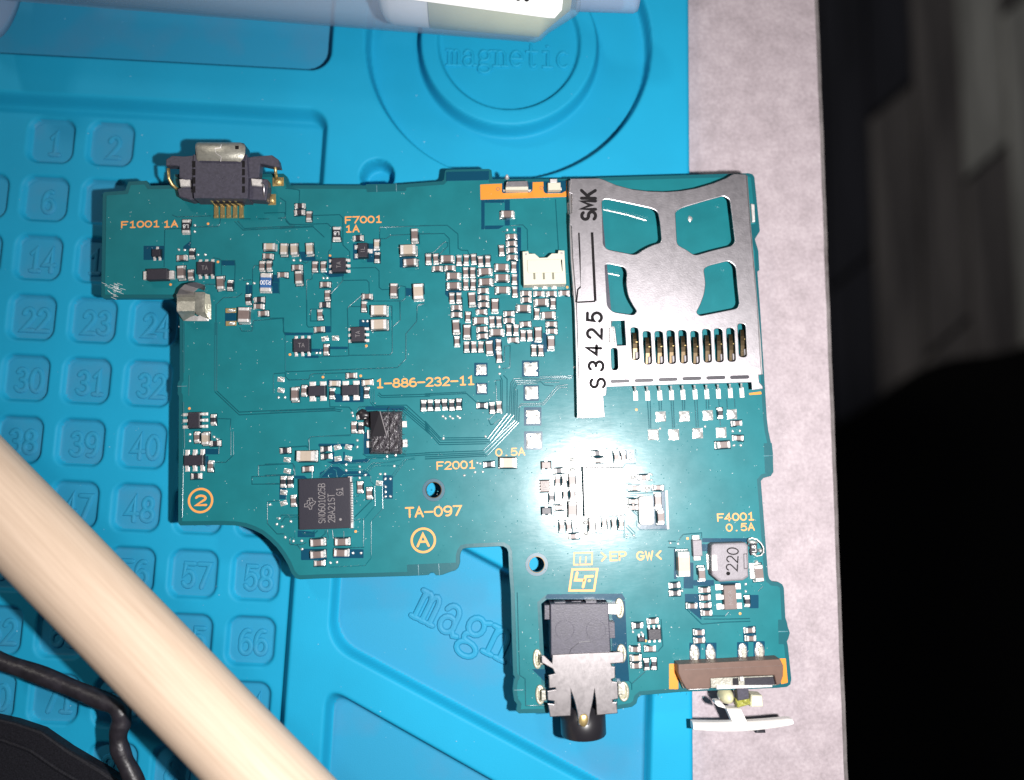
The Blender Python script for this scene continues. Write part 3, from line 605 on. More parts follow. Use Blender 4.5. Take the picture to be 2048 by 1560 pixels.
# ---- traces: low rounded ribs under the solder mask
TR = {z1: [[(605,625),(640,640),(905,632)],[(545,735),(740,725),(748,770),(748,860)],[(545,735),(540,1030)],[(750,718),(960,715),(975,690),(980,655)],[(1090,675),(1155,742),(1560,722)],[(1115,672),(1165,730),(1560,710)],[(1320,610),(1480,605),(1490,660),(1520,695),(1560,698)],[(1090,980),(1095,1010),(1088,1200)],[(985,975),(988,1090)],[(920,958),(965,965),(990,980),(1090,980)],[(1230,1150),(1230,1050),(1245,1018),(1280,1018)],[(1155,1135),(1225,1130)],[(1195,1160),(1195,1240)],[(1228,1160),(1228,1240)],[(950,1320),(1000,1270),(1110,1265),(1150,1235)],[(945,1320),(945,1560)],[(1390,1150),(1430,1150),(1440,1240)],[(1130,1500),(1145,1530),(1225,1530),(1235,1450),(1465,1430),(1475,1540),(1560,1545)],[(980,1215),(1100,1215)],[(860,1165),(960,1165)],[(1275,655),(1360,655)],[(1430,650),(1480,650)],[(1130,655),(1215,655)]],
 z2: [[(0,500),(50,500),(60,460),(60,330),(0,290)],[(200,345),(205,215),(180,205),(60,190)],[(60,530),(100,570),(495,558),(535,595),(535,820),(505,850),(505,905)],[(0,612),(345,592),(462,700)],[(0,598),(350,580)],[(330,475),(620,465),(655,500),(655,780),(725,850),(728,1000),(735,1020),(995,1015),(1030,1050),(1032,1220),(1060,1245),(1140,1242)],[(1560,580),(1040,595),(1035,715),(1105,715),(1155,680),(1360,670)],[(1430,665),(1560,660)],[(210,945),(270,970),(300,950)],[(370,938),(505,938)],[(335,1135),(275,1145),(278,1560)],[(335,1135),(335,1075),(430,1070),(475,1110)],[(655,1105),(655,1150),(530,1285)],[(655,1150),(900,1145),(925,1170),(930,1290)],[(860,1295),(715,1420),(700,1450),(705,1560)],[(715,1420),(850,1420)],[(900,1365),(1275,1362),(1305,1330),(1305,1215),(1255,1205),(1225,1235)],[(1245,1365),(1250,1560)],[(1500,1385),(1440,1400),(1425,1420),(1425,1560)],[(320,1560),(320,1450),(380,1445)],[(420,1440),(525,1445),(530,1560)],[(1110,1410),(1155,1415),(1165,1560)]],
 b2: [[(0,178),(135,175),(130,310),(150,345)],[(595,315),(595,85),(520,80)],[(360,0),(360,245),(375,265),(540,255)],[(395,90),(395,205),(515,205)],[(395,90),(450,88)],[(150,345),(150,690),(165,700),(1240,660),(1325,575),(1325,330),(1430,210),(1435,60),(1505,35)],[(755,90),(770,540)],[(765,540),(1170,535),(1192,510),(1190,60),(1140,50)],[(470,555),(765,545)],[(1200,260),(1270,195),(1270,20)],[(35,730),(35,910)],[(35,720),(150,710),(150,745),(185,780),(380,775),(390,735),(420,720),(740,710)],[(580,960),(585,1040),(770,1045),(800,1080)],[(0,1102),(630,1080),(690,1088)],[(0,1085),(640,1063),(700,1072)],[(1560,918),(1090,932),(1060,905)],[(1560,940),(1085,950),(1050,925)],[(975,870),(980,1000),(1020,1047),(1310,1047),(1560,1262)],[(995,870),(1000,995),(1035,1030),(1330,1025),(1560,1238)],[(1015,870),(1018,990)],[(850,1080),(870,1045),(960,1035)],[(380,1480),(375,1360),(400,1335),(790,1315)],[(240,1430),(370,1425)],[(1300,1062),(1560,1286)],[(1290,1078),(1560,1310)],[(905,1500),(940,1525),(1560,1490)],[(930,1545),(1560,1508)]],
 b3: [[(0,1180),(150,1345),(615,1342)],[(0,1204),(150,1365),(620,1362)],[(0,1228),(145,1390),(630,1382)],[(0,1252),(140,1410),(600,1402)],[(0,1490),(575,1470)],[(0,1510),(580,1490)],[(0,1530),(595,1505)],[(0,1550),(610,1520)],[(800,1105),(800,770),(765,735)],[(820,1110),(835,812),(870,765),(950,762),(1110,770),(1250,752),(1440,740)],[(840,1110),(850,825),(880,785),(1120,782),(1430,765)],[(858,1115),(868,840),(895,800),(1130,798),(1165,830),(1255,838)],[(875,1170),(880,855),(905,820),(1100,812)],[(895,1180),(900,870)],[(1160,805),(1310,800)],[(915,1190),(920,1030),(940,1012),(1150,1005),(1290,838),(1390,825)],[(910,1050),(940,1026),(1155,1022),(1300,858),(1390,850)],[(775,450),(830,445),(828,660),(755,670)],[(775,450),(775,600),(745,610)],[(735,740),(752,780),(755,1090)],[(685,785),(735,780),(740,1000)],[(690,800),(700,985),(590,995)],[(0,930),(405,912),(515,1010)],[(0,915),(400,898)],[(1455,660),(1455,720),(1430,760)],[(620,1170),(680,1110)],[(745,1160),(800,1105)],[(670,1210),(725,1165)],[(620,1170),(640,1215),(670,1210)]],
 b4: [[(612,745),(625,955)],[(632,745),(637,955)],[(697,745),(700,820)],[(715,745),(715,820)],[(787,745),(800,955)],[(803,745),(812,950)],[(870,740),(875,820)],[(888,740),(888,815)],[(962,740),(975,945)],[(980,740),(990,945)],[(1048,735),(1050,810)],[(1066,735),(1068,810)],[(1140,730),(1145,795)],[(1200,735),(1205,810)],[(1258,735),(1262,800)],[(1150,885),(1155,935)]],
 z3: [[(0,543),(265,540),(370,625),(372,765),(400,782),(465,785),(478,830)],[(0,625),(235,620),(285,670),(290,820)],[(60,810),(130,805),(235,705),(270,710),(270,745),(190,825)],[(880,545),(1000,535),(1045,580),(1050,780)],[(1320,285),(1350,780)],[(800,602),(840,600)],[(940,600),(985,630)],[(555,1140),(690,1130)],[(250,1080),(400,1078)],[(610,830),(690,825)],[(730,1075),(880,1090)],[(1085,1460),(1180,1460)],[(1090,1460),(1090,1410)]],
 b1: [[(350,20),(350,555)],[(368,20),(365,552)],[(350,560),(540,740),(1290,704)],[(368,555),(540,718),(1290,686)],[(110,20),(110,410)],[(150,430),(145,590)],[(100,640),(108,1000)],[(108,640),(116,980)],[(365,768),(475,772),(470,860)],[(475,870),(475,1055)],[(495,870),(495,1055),(435,1110),(340,1110)],[(385,920),(380,1045)],[(690,1135),(960,1120),(970,1210),(690,1220),(640,1222),(640,1280),(870,1280)],[(690,1135),(690,1215)],[(760,1560),(760,1440)],[(900,995),(1060,985),(1085,1000)],[(1085,1000),(1085,925)]],
 c1: [[(560,490),(680,372),(770,365),(815,415),(840,420)],[(578,490),(700,358),(780,350),(825,385),(1020,383)],[(790,490),(820,465),(985,462),(1040,466)],[(840,345),(1060,340),(1100,300),(1450,280)],[(850,410),(1050,420),(1115,345),(1350,330)],[(1060,460),(1130,375),(1400,372)],[(990,440),(1060,435),(1120,360),(1420,310)],[(1330,500),(1470,310),(1560,304)],[(1316,480),(1440,320),(1560,286)],[(1560,250),(1050,270),(1025,245),(1025,30)],[(1560,266),(1060,287)],[(460,100),(460,230)],[(460,100),(480,70),(890,60)],[(215,180),(430,165),(460,195)],[(0,355),(290,350),(310,380),(310,470)],[(0,470),(300,460)],[(0,560),(150,555)],[(25,745),(150,735)],[(25,745),(25,970),(125,1080),(200,1080)],[(345,885),(170,885),(150,920)],[(345,905),(210,905),(170,960)],[(345,925),(250,925)],[(1140,580),(1145,790),(1030,925),(900,945)],[(1220,550),(1225,820),(1105,950),(1105,1330),(1040,1410),(680,1425)],[(1025,930),(1025,1220),(870,1225)],[(820,1050),(820,1130)],[(650,1040),(660,1130),(620,1170)],[(700,1040),(710,1130)],[(630,1040),(625,1080),(575,1120)],[(1110,730),(930,910)],[(550,1045),(500,1090),(420,1090),(380,1060)],[(520,1045),(480,1076),(390,1078)],[(260,1120),(255,1180),(340,1200),(370,1240)],[(430,1170),(380,1190),(260,1192)],[(310,1050),(310,1130),(260,1110)],[(490,430),(490,500)],[(920,740),(955,730),(955,760),(930,770)],[(910,690),(970,690),(985,660),(1050,655)],[(910,560),(970,510)],[(1145,580),(1100,535),(1100,480)],[(710,405),(740,420),(750,490)],[(660,490),(660,460),(700,455)]],
 c5: [[(370,400),(420,335),(600,320),(600,370)],[(270,400),(350,405)],[(270,460),(350,465)],[(620,1160),(860,1160),(1070,1155)],[(600,1210),(830,1190),(1075,1182)],[(450,1060),(600,1210)],[(830,1130),(865,1090)],[(615,1130),(830,1130)],[(1150,890),(1200,840)]],
 c3: [[(540,210),(545,300),(560,310),(575,700)],[(855,180),(860,290)],[(1080,90),(1075,230),(980,230),(945,280)],[(975,410),(1030,410)],[(975,425),(1040,425)],[(975,480),(1020,480)],[(975,495),(1020,495)],[(975,510),(1090,505)],[(975,525),(1300,512)],[(975,545),(1090,540)],[(975,560),(1060,558)],[(690,890),(700,910),(755,910),(775,885),(870,870)],[(700,720),(760,775)],[(780,710),(830,750),(870,750),(900,770)],[(800,705),(840,735),(880,740),(930,770)],[(880,705),(960,720),(985,740)],[(890,725),(950,735)],[(1000,650),(1110,750)],[(1020,640),(1115,735)],[(970,760),(965,950),(1085,955)],[(985,850),(1060,930)],[(1000,830),(1075,910)],[(1085,780),(1090,840),(1120,875),(1400,870)]],
 jz: [[(1040,810),(1150,710)],[(1280,280),(1295,500),(1250,550)],[(100,60),(120,740),(165,770),(170,990),(330,990)],[(1020,790),(1040,810),(1040,860)]]}
q = MB()
q2 = MB()
for zf, lines in TR.items():
    for i, l in enumerate(lines): (q2 if (zf is c3 or (zf is c1 and (i < 13 or 21 <= i < 24 or i > 33))) else q).ridge([xy(zf(x, y)) for x, y in l], 0.125, 0.035, 0.034 + 0.0006 * (i % 8), round_ends=False)
put("trace", q, "mask_trace", board, True, kind="stuff"); put("trace", q2, "mask_rib", board, True, kind="stuff")
SH = ((-.5, 0), (-.25, .75), (0, 1), (.25, .75), (.5, 0)); q = MB()
for k in range(3): q.ridge([xy(b3(610 + 22 * k, 1350 + 18 * k)), xy(b3(800 + 32 * k, 1106 + 9 * k))], 0.25, 0.036, 0.036 + .001 * (k % 2), round_ends=False, prof=SH)
for k in range(3): q.ridge([xy(b3(570 + 20 * k, 1464 + 24 * k)), xy(b3(874 + 20 * k, 1174 + 10 * k))], 0.23, 0.034, 0.036 + .001 * (k % 2), round_ends=False, prof=SH)
put("trace_bundle", q, "mask_rib", board, True)
q = MB()
for zf, l in ((b1, ((104, 20), (108, 410))), (b1, ((104, 640), (112, 1000))), (b1, ((106, 1010), (96, 1540))), (b1, ((350, 20), (350, 552))), (b1, ((366, 20), (364, 550))), (b1, ((150, 430), (146, 590))), (b1, ((475, 870), (475, 1055))), (b1, ((495, 870), (495, 1050))), (b2, ((35, 730), (35, 910))), (b2, ((150, 350), (150, 690))), (c1, ((1140, 580), (1145, 790))), (c1, ((1220, 560), (1225, 820))), (c1, ((1104, 950), (1105, 1300))), (c1, ((1025, 940), (1025, 1210))), (c1, ((460, 100), (460, 225))), (b2, ((975, 870), (980, 1000))), (b2, ((995, 870), (1000, 995))), (b2, ((1015, 870), (1018, 990))), (b3, ((1120, 745), (1430, 740))), (b3, ((1120, 760), (1430, 757))), (z1, ((1092, 676), (1150, 735))), (z1, ((1112, 674), (1162, 726)))): q.ridge([xy(zf(*p)) for p in l], .15, .045, .036, round_ends=False)
put("edge_rib", q, "mask_rib", board, True, kind="stuff")
q = MB(); q.ridge([xy(c3(1380, 492)), xy(c3(1395, 868))], 0.32, 0.05, 0.036, round_ends=False); put("ground_bar", q, "tin", board, True)

q = MB()
for i in range(26):
    u, v = 214 + random.gauss(12, 10), 579 + random.gauss(0, 8); a = B(u, v); b = B(u + random.uniform(4, 11), v + random.uniform(1, 6)); q.ridge([xy(a), xy(b)], .05, .05, .035)
put("scratch_glint", q, "dust", board, kind="stuff")  # white ridges paint the glints along the scratches
for zf, pts in ((z3, [(255, 20), (672, 10), (672, 100), (255, 108)]), (c5, R4(1345, 1165, 1420, 1275)), (c5, R4(1350, 1290, 1432, 1405)), (b4, [(1475, 1065), (1535, 1060), (1545, 1150), (1480, 1155)]), (b4, [(1480, 1165), (1545, 1160), (1540, 1280), (1485, 1285)]), (c2, [(165, 1215), (640, 1195), (660, 1240), (590, 1275), (170, 1300)]), (z2, [(890, 165), (1205, 150), (1320, 170), (1310, 220), (905, 232)]), (z4, [(1420, 440), (1480, 440), (1478, 500), (1445, 540), (1418, 530)])): sheet(zf, pts, "mask_bare" if zf is z3 else "mask_edge", "snap_off_patch", 0.0363, .011)
q = MB()
for zf, l in ((c2, ((275, 1215), (280, 1318))), (c2, ((475, 1205), (482, 1318))), (z2, ((1005, 160), (1008, 228))), (z2, ((1208, 142), (1212, 222))), (c5, ((1350, 1282), (1440, 1280))), (b4, ((1475, 1158), (1545, 1156))), (b1, ((60, 518), (130, 516))), (jz, ((75, 862), (150, 860)))): q.ridge([xy(zf(*p)) for p in l], .09, .05, .045)
put("score_line", q, "mask_glint", board, True)
q = MB(); q.ridge([xy(z4(x, y)) for x, y in ((325, 332), (480, 365), (640, 412))], .16, .04, .036, prof=SH); q.ridge([xy(z4(x, y)) for x, y in ((358, 805), (438, 822))], .16, .04, .036, prof=SH); q.dome(*xy(z4(966, 400)), .27, .42, .036, .1, 10, 0, .2); put("glint_streak_fleck", q, "solder", board, True)  # bright ridges added as glint streaks; the dome is a reflective flake
# via bumps under the mask and loose dust
q = MB(); n = 0
while n < 330:
    u, v = random.uniform(840, 1530), random.uniform(800, 1400)
    if v > 1085 and 915 < u < 1030 or (1080 < u < 1235 and v > 1190): continue
    if v > 1150 and u < 1030: continue
    p = B(u, v); r = random.uniform(.045, .085); q.dome(p.x, p.y, r, r, .034, .045, 6); n += 1
put("via_bump", q, "mask", board, True, kind="stuff")
q = MB(); n = 0
while n < 700:
    u, v = random.uniform(210, 1540), random.uniform(375, 1400)
    if (u < 358 and v > 590) or (v > 1040 and u < 600) or (v > 1085 and u < 1030) or (u > 1140 and v < 800) or (1080 < u < 1240 and v > 1190): continue
    p = B(u, v); a = random.uniform(0, 3.14); l = random.choice((.04, .05, .06, .06, .12)); w = .03
    d = Vector((math.cos(a), math.sin(a))); nn = Vector((-d.y, d.x))
    P0 = [(p.x + d.x * s * l + nn.x * t * w, p.y + d.y * s * l + nn.y * t * w) for s, t in ((-1, 0), (0, -1), (1, 0), (0, 1))]
    q.add([(x, y, .038) for x, y in P0] + [(p.x, p.y, .038 + random.uniform(.02, .06))], [(0, 1, 4), (1, 2, 4), (2, 3, 4), (3, 0, 4)]); n += 1
put("dust_speck", q, "dust", board, kind="stuff")

# ---- lettering and marks printed on the board
def silk(s, zf, x, y, h, p, ang=0, w=0.175): return text("printed_code", s, xy(zf(x, y)), h, p, ang, w, "print_orange", board, z=0.04, rise=0.008)
silk("F1001", z1, 355, 697, .76, 1.0); silk("1A", z1, 590, 695, .76, .98)
silk("F7001", z2, 868, 517, .80, .97); silk("1A", z2, 752, 613, .80, .95)
silk("1-886-232-11", b2, 1515, 800, 1.0, 1.04, 0, .20)
silk("F2001", c2, 643, 245, .88, .99, 0, .17); silk("0.5A", c2, 1172, 117, .85, .95, 0, .16)
silk("TA-097", c2, 424, 697, 1.12, 1.18, 0, .21)
silk("F4001", c5, 932, 165, .85, .96, 0, .17); silk("0.5A", c5, 976, 265, .83, .92, 0, .16)
silk(">EP", c3, 862, 1133, 1.0, 1.12, 0, .2); silk("GW<", c3, 1210, 1125, .95, 1.1, 0, .21)
silk("A", c2, 322, 975, 1.45, 1.75, 0, .27); silk("2", b1, 241, 1407, 1.15, 1.65, 0, .27)
for zf, x, y, r in ((c2, 325, 978, 1.43), (b1, 239, 1408, 1.42)):
    q = MB(); q.ridge(circle(xy(zf(x, y)), r, 48), 0.27, 0.009, 0.04, closed=True, prof=((-0.5, 0), (-0.45, 1), (0.45, 1), (0.5, 0))); put("printed_ring", q, "print_orange", board)
fl4 = ((-0.5, 0), (-0.45, 1), (0.45, 1), (0.5, 0))
q = MB(); q.ridge([xy(c3(*p)) for p in ((462, 1262), (705, 1258), (672, 1468), (432, 1468))], .27, .009, .04, closed=True, prof=fl4)
for l in (((508, 1295), (490, 1365), (578, 1366)), ((658, 1328), (590, 1332), (566, 1432)), ((624, 1372), (629, 1369))): q.ridge([xy(c3(*p)) for p in l], .34, .0085, .04, prof=fl4)
put("printed_mark", q, "print_orange", board)
q = MB(); q.ridge([xy(c3(*p)) for p in ((480, 1100), (655, 1098), (652, 1212), (475, 1215))], .17, .009, .04, closed=True, prof=fl4)
q.ridge([xy(c3(*p)) for p in ((535, 1195), (540, 1140))], .16, .009, .04, prof=fl4); q.ridge([xy(c3(*p)) for p in ((590, 1195), (595, 1140))], .16, .009, .04, prof=fl4); put("printed_mark", q, "print_orange", board)
q0 = MB(); q0.dome(0, 0, .17, .17, 0, .012, 10); dot_me = q0.mesh("print_dot", "print_orange", True)
for zf, x, y in [(z1, 883, 693), (z1, 960, 990), (z1, 590, 1167), (z2, 520, 893), (z3, 1435, 1143), (b2, 195, 532), (b2, 940, 447), (b2, 517, 752), (b2, 885, 740), (b1, 152, 690), (b1, 300, 1030), (c1, 943, 1055), (b4, 530, 815), (c5, 463, 375), (c5, 975, 1107), (jz, 1155, 458)]:
    p = zf(x, y); add("print_dot", dot_me, board, (p.x, p.y, .037))

# ------------------------------------------------------------------ soldered parts
CH = {'s': (1.12, .62, .42, "cap_brown"), 'r': (1.10, .62, .34, "cap_black"), 'm': (1.62, .84, .72, "cap_brown"), 'R': (1.68, .98, .42, "cap_black"), 'L': (1.95, 1.24, 1.0, "cap_tan"), 't': (1.42, .82, .72, "cap_tan"),
      'k': (1.15, .66, .45, "cap_tan"), 'M': (1.85, 1.38, .95, "cap_brown"), 'B': (2.3, 1.42, .42, "cap_blue"), 'X': (2.25, 1.28, 1.05, "cap_tan"), 'P': (3.0, 1.45, 1.2, "cap_pink"), 'N': (1.95, 1.05, .9, "cap_brown")}
cache = {}
def chip_mesh(k):
    if k in cache: return cache[k]
    L, W, Hh, bm = CH[k]; t = L * (.27 if L < 1.3 else .23)
    a = MB(); a.box(0, 0, L / 2 - t * .6, W / 2 - .025, .04, Hh - .02, .05); a.box(0, 0, L / 2 + .23, W / 2 + .15, 0.0, .012, .003, 1)  # second box: painted gap shadow round the chip
    q = MB(); x0 = L / 2 - t / 2
    q.box(x0, 0, t / 2, W / 2, .03, Hh, min(.12, t * .3), 0)
    q.box(L / 2 + .03, 0, .12, W / 2 + .04, 0, .05, .03, 1)
    f = Hh * .5; o = .11
    q.add([(L / 2 - .02, -W / 2 + .03, .03), (L / 2 + o, -W / 2 - .01, .05), (L / 2 + o, W / 2 + .01, .05), (L / 2 - .02, W / 2 - .03, .03), (L / 2 - .01, -W / 2 + .05, f), (L / 2 - .01, W / 2 - .05, f), (L / 2 + o * .4, -W / 2 + .05, f * .38), (L / 2 + o * .4, W / 2 - .05, f * .38)],
          [(4, 6, 7, 5), (6, 1, 2, 7), (0, 1, 6, 4), (3, 5, 7, 2)], 1)
    cache[k] = (a.mesh("chip_body", [bm, "gap_shade"]), q.mesh("terminal", ["tin", "solder"]))
    return cache[k]
def chip(zf, x, y, k, o, jit=True):
    Hh = CH[k][2]; p = zf(x, y, Hh); a = (0 if o == 'h' else math.pi / 2) + (random.uniform(-.05, .05) if jit else 0)
    bm, tm = chip_mesh(k)
    e = add("chip_resistor" if k in "rRB" else "chip_capacitor", bm, board, (p.x, p.y, .034), a)
    e.rotation_euler.x = random.uniform(-.035, .035); e.rotation_euler.y = random.uniform(-.03, .03)
    add("terminal", tm, e, (p.x, p.y, .034), 0); add("terminal", tm, e, (p.x, p.y, .034), math.pi)
    return e, p
domes = []
for i in range(5):
    q = MB(); q.dome(0, 0, .20, .17, 0, .16, 10, 0, .08); domes.append(q.mesh("solder_joint", "solder", True))
doml = []
for i in range(4):
    q = MB(); q.box(0, 0, .43, .30, 0, .03, .02); q.dome(.05, 0, .36, .25, .02, .24, 12, 0, .12); doml.append(q.mesh("solder_joint", "solder", True))
def dots(zf, s):
    for i, tok in enumerate(s.split()):
        k, c = tok[0], tok[1:].split(','); x, y = float(c[0]), float(c[1]); p = zf(x, y)
        add("solder_joint", random.choice(doml if k == 'D' else domes), board, (p.x, p.y, .034), random.uniform(-.3, .3) + (0 if k == 'D' else random.uniform(0, 3)))
def chips(zf, s):
    for tok in s.split():
        c = tok[2:].split(','); chip(zf, float(c[0]), float(c[1]), tok[0], tok[1])
chips(z1, "sh672,955 rv752,922 mv665,1068 sv742,1088 mv972,1150 rv1050,1170 th1358,868 sh1345,943 sv1300,1020 sv1355,1018 sh1460,1088 rv1192,1280 rh1278,1283 sh1272,1335 sh1308,1390 Mv1155,1400")
dots(z1, "d780,705 d780,755 d655,895 d700,898 d712,962 d805,935 d862,935 d1190,1160 d1243,1157 d1243,1283 d1290,1385 d650,960")
chips(z2, "tv35,820 tv142,820 tv303,815 rh205,370 rh200,438 sv297,475 rh810,705 kv1003,770 rv1008,905 mv1398,675 Lh1330,825 mh1352,955 sv1540,920 sv358,1000 sv447,1000 sh172,1010 mv190,1115 sh465,1188 sv490,1300 rh460,1400 sv412,1500 sh903,1312 sv870,1415 Lh1025,1455 mv1180,1245 Lv1435,1260")
dots(z2, "d143,940 d213,940 d452,1125 d492,1125 d1020,960 d985,830")
chips(b2, "sh475,285 Lh1060,235 sv545,480 mv237,918 sv328,882 kh625,812 sh790,735 rv603,910 kh948,803 rv940,900 sv815,1240 rv885,1245 rh895,1135 rh145,1467 rh543,1452 rh547,1525 Xh348,1522")
dots(b2, "d908,207 d950,207 D537,378 D640,372 d455,517 d490,517 D108,775 D108,880 d85,950 d148,950 d810,1130 d800,1100 D658,1437 D765,1435 d852,1368 d852,1433")
chips(b1, "rv335,778 sv205,915 tv270,925 rh350,962 sv312,1140 rh200,1218 rv880,1262 rv935,1262 sv960,1410 sh1068,1163 sv1480,1305 sv1550,1350")
dots(b1, "d157,893 d157,943 d345,912 d370,930 D915,1090 D915,1178 D888,1345 D888,1428 d780,1440 D1310,1082 D1392,1080")
chips(c1, "mh540,1172 mh795,1165 mh540,1297 mh785,1280 sh560,1387 sv985,595 sv1085,660")
dots(c1, "d845,360 d845,420 d985,380 d985,437 d1045,468 d985,497 D1190,553 d1200,458 d1250,458 d1252,508 d1305,508 d1255,590 d1255,643 d1255,692 d1305,690 d150,920 d270,950 d180,1005 d125,980 d212,1115 d297,1155 d383,1152 d387,1238 d682,1380 d750,1375 d918,1280 d1000,1280 d1270,275 d1360,262 d1345,375")
chips(z3, "mh852,425 sh893,645 sh893,712 sh895,778 sh900,848 sv795,778 sv83,865 sv153,862 mh263,862 sv380,875 sv450,872 sv523,865 sv590,885 sv660,882 sh168,957 sh290,952 sv445,995 sv513,995 mh632,985 mh797,945 sv915,940 mh325,1028 mh640,1087 mh800,1047 sv922,1060 mh325,1125 sv447,1112 sv517,1112 sh617,1173 mh805,1165 sv925,1183 sh1035,1200 sh1162,1203 sh1283,1203 sh1408,1197 sv310,1245 sv378,1242 mv507,1255 sh618,1243 sh1035,1263 mh1185,1285 sv1298,1297 sh355,1338 sh620,1310 mv730,1318 mh1010,1345 sh355,1407 sh600,1380 sh868,1398 sv1140,1398 mh1252,1412 sv467,1432 mh588,1465 sv702,1475 sv770,1475 sh870,1465 sh1030,1500 sh1283,1500")
dots(z3, "d850,585 d917,585")
chips(b3, "mv302,255 mv408,305 sh555,283 sh560,350 mh700,312 sv818,290 sv888,290 sh862,388 sv957,343 sv1022,343 mv1105,330 sh1238,302 mv1230,415 sv310,402 sv405,455 sv475,453 sv543,453 mv628,462 sv716,433 sv722,552 sv1062,488 sv1130,488 rv-15,1028 rv50,1025 rv120,1025 rv190,1020 rv260,1022 rv328,1015 rh557,1028 rv655,1050 sv722,1040")
dots(b3, "d725,652 d728,720 d175,1135 d200,1155 d245,1135 d270,1155 d320,1135 d340,1150 d590,1330 d180,1350 d745,1100 d1455,657")
chips(c2, "rh965,238 Lh1148,222"); dots(c2, "d850,222 d880,230 d905,310 d830,315 d725,345")
chips(b4, "rv1155,840 sh1280,915 sh1290,1025 mh1180,1075"); dots(b4, "d1245,975 d1298,972 d1255,1080 d1305,1080 d1040,940 d705,955")
chips(c3, "rh330,300 sv320,400 sv385,400 mv462,395 sv395,530 sv465,530 Nv465,680 sh340,660 rh705,130 sh712,198 sv893,165 sv962,165 sh1160,365 sh1070,470 sh1300,465 sh1055,600 sh1060,660 mv1325,752 sv360,845 sv430,845 mv655,830 sv775,810 sv870,815 sv940,820 sh470,940 mv1300,590 rv260,562")
dots(c3, "D450,190 D455,290 d575,140 d575,215 d795,195 d1030,135 d1030,190 D1048,365 d1110,385 d1232,337 d1232,390 D1185,470 d1185,500 d1055,632 d505,810 d510,865 D585,805 D590,910 d640,800 d990,930 d1060,930 d1210,330 d900,95 d800,95")
chips(c5, "mv607,725 Nv1165,715 sh635,880 sh640,955 sh510,1035 sh645,1030 sh655,1105 rv1050,990 rh340,835 rh345,910 Pv430,625"); dots(c5, "d295,420 d370,425 d1030,820 d1030,890 d410,885 d285,890")
chips(c6, "sh580,320 sh585,397 sh1075,298 sh1085,378")
chips(jz, "rh1090,335 sh1217,300 sh1070,530 sh1195,527 kh1078,603 sh1080,665 rv1165,655 rv1225,650"); dots(jz, "d1050,385 d1120,390 d1100,487 d1048,355")
for (zf, x, y, o, s, a, ww) in ((z1, 707, 712, 'v', "L8", 90, 1.0), (z2, 587, 660, 'v', "L8", 90, 1.0)):
    e, p = chip(zf, x, y, 'R', o); text("marking", s, (p.x, p.y), .42, .36, a, .06, "print_white", e, z=.034 + .405, rise=.006)
e, p = chip(z1, 1330, 1150, 'B', 'v'); text("marking", "R100", (p.x, p.y), .5, .34, 90, .07, "print_white", e, z=.034 + .405, rise=.006)
# ---- black packages with legs
def ic(name, zf, x, y, w, h, sides, H=.75, lw=.30, ll=.38, m="ic_black", mark=None, mh=.5, mp=.42, mang=90, foot="tin", dot=False, rot=0.0, inset_=1.0):
    k = KZ[zf] * PX; p = zf(x, y, H); W, Hh = w / k, h / k
    q = MB(); q.box(p.x, p.y, W / 2, Hh / 2, .10, H, .07); e = put(name, q, m, board, org=(p.x, p.y, .034)); q = MB(); q.box(p.x, p.y, W / 2 + .12, Hh / 2 + .12, .034, .05, .003); put("shade_outline", q, "gap_shade", e)  # thin dark sheet paints the gap shadow round the package
    l = MB()
    for sd, n in sides.items():
        span = (W if sd in 'tb' else Hh); 
        for i in range(n):
            t = 0 if n == 1 else (i / (n - 1) - .5) * span * (.80 if n > 2 else .62) * inset_
            for c0, c1, za, zb in ((-.05, ll * .45, H * .35, H * .5), (ll * .30, ll, .03, H * .3), (ll * .25, ll + .10, 0, .08)):
                c = (c0 + c1) / 2; hl = (c1 - c0) / 2; w2 = lw / 2 * (1.3 if zb == .08 else 1)
                if sd == 't': l.box(p.x + t, p.y + Hh / 2 + c, w2, hl, za, zb, .03)
                elif sd == 'b': l.box(p.x + t, p.y - Hh / 2 - c, w2, hl, za, zb, .03)
                elif sd == 'l': l.box(p.x - W / 2 - c, p.y + t, hl, w2, za, zb, .03)
                else: l.box(p.x + W / 2 + c, p.y + t, hl, w2, za, zb, .03)
    if l.v: put("leads", l, foot, e)
    if mark: text("marking", mark, (p.x, p.y), mh, mp, mang, .055, "print_grey", e, z=H - .001, rise=.005)
    if dot: q = MB(); q.dome(p.x - W * .3, p.y + Hh * .3, .09, .09, H - .005, .01, 10); put("marking", q, "print_grey", e)
    return e, p, W, Hh
ic("integrated_circuit", z1, 855, 1035, 120, 98, {'t': 3, 'b': 3}, mark="TA", mang=0)
ic("transistor", z1, 475, 918, 66, 58, {'t': 1, 'b': 2}, H=.5, m="ic_soft", lw=.26, ll=.34)
ic("integrated_circuit", z2, 610, 985, 145, 148, {'l': 3, 'r': 3}, mark="TA", mang=90)
ic("transistor", z2, 860, 830, 98, 152, {'l': 2, 'r': 1}, lw=.42, ll=.45, mark="IL", mang=90)
ic("integrated_circuit", b2, 305, 440, 155, 128, {'t': 3, 'b': 3}, mark="TA", mang=0)
ic("integrated_circuit", b2, 855, 332, 130, 145, {'l': 3, 'r': 3}, mark="TA", mang=90)
ic("transistor", b2, 455, 885, 165, 98, {'t': 2, 'b': 2}, m="ic_soft", lw=.62, ll=.5)
ic("transistor", b2, 780, 878, 165, 98, {'t': 2, 'b': 2}, m="ic_soft", lw=.62, ll=.5)
ic("integrated_circuit", b1, 185, 782, 88, 120, {'l': 3, 'r': 3}, lw=.30, ll=.75, H=.6)
ic("integrated_circuit", b1, 182, 1095, 145, 78, {'t': 3, 'b': 3}, lw=.42, ll=.62, H=.6)
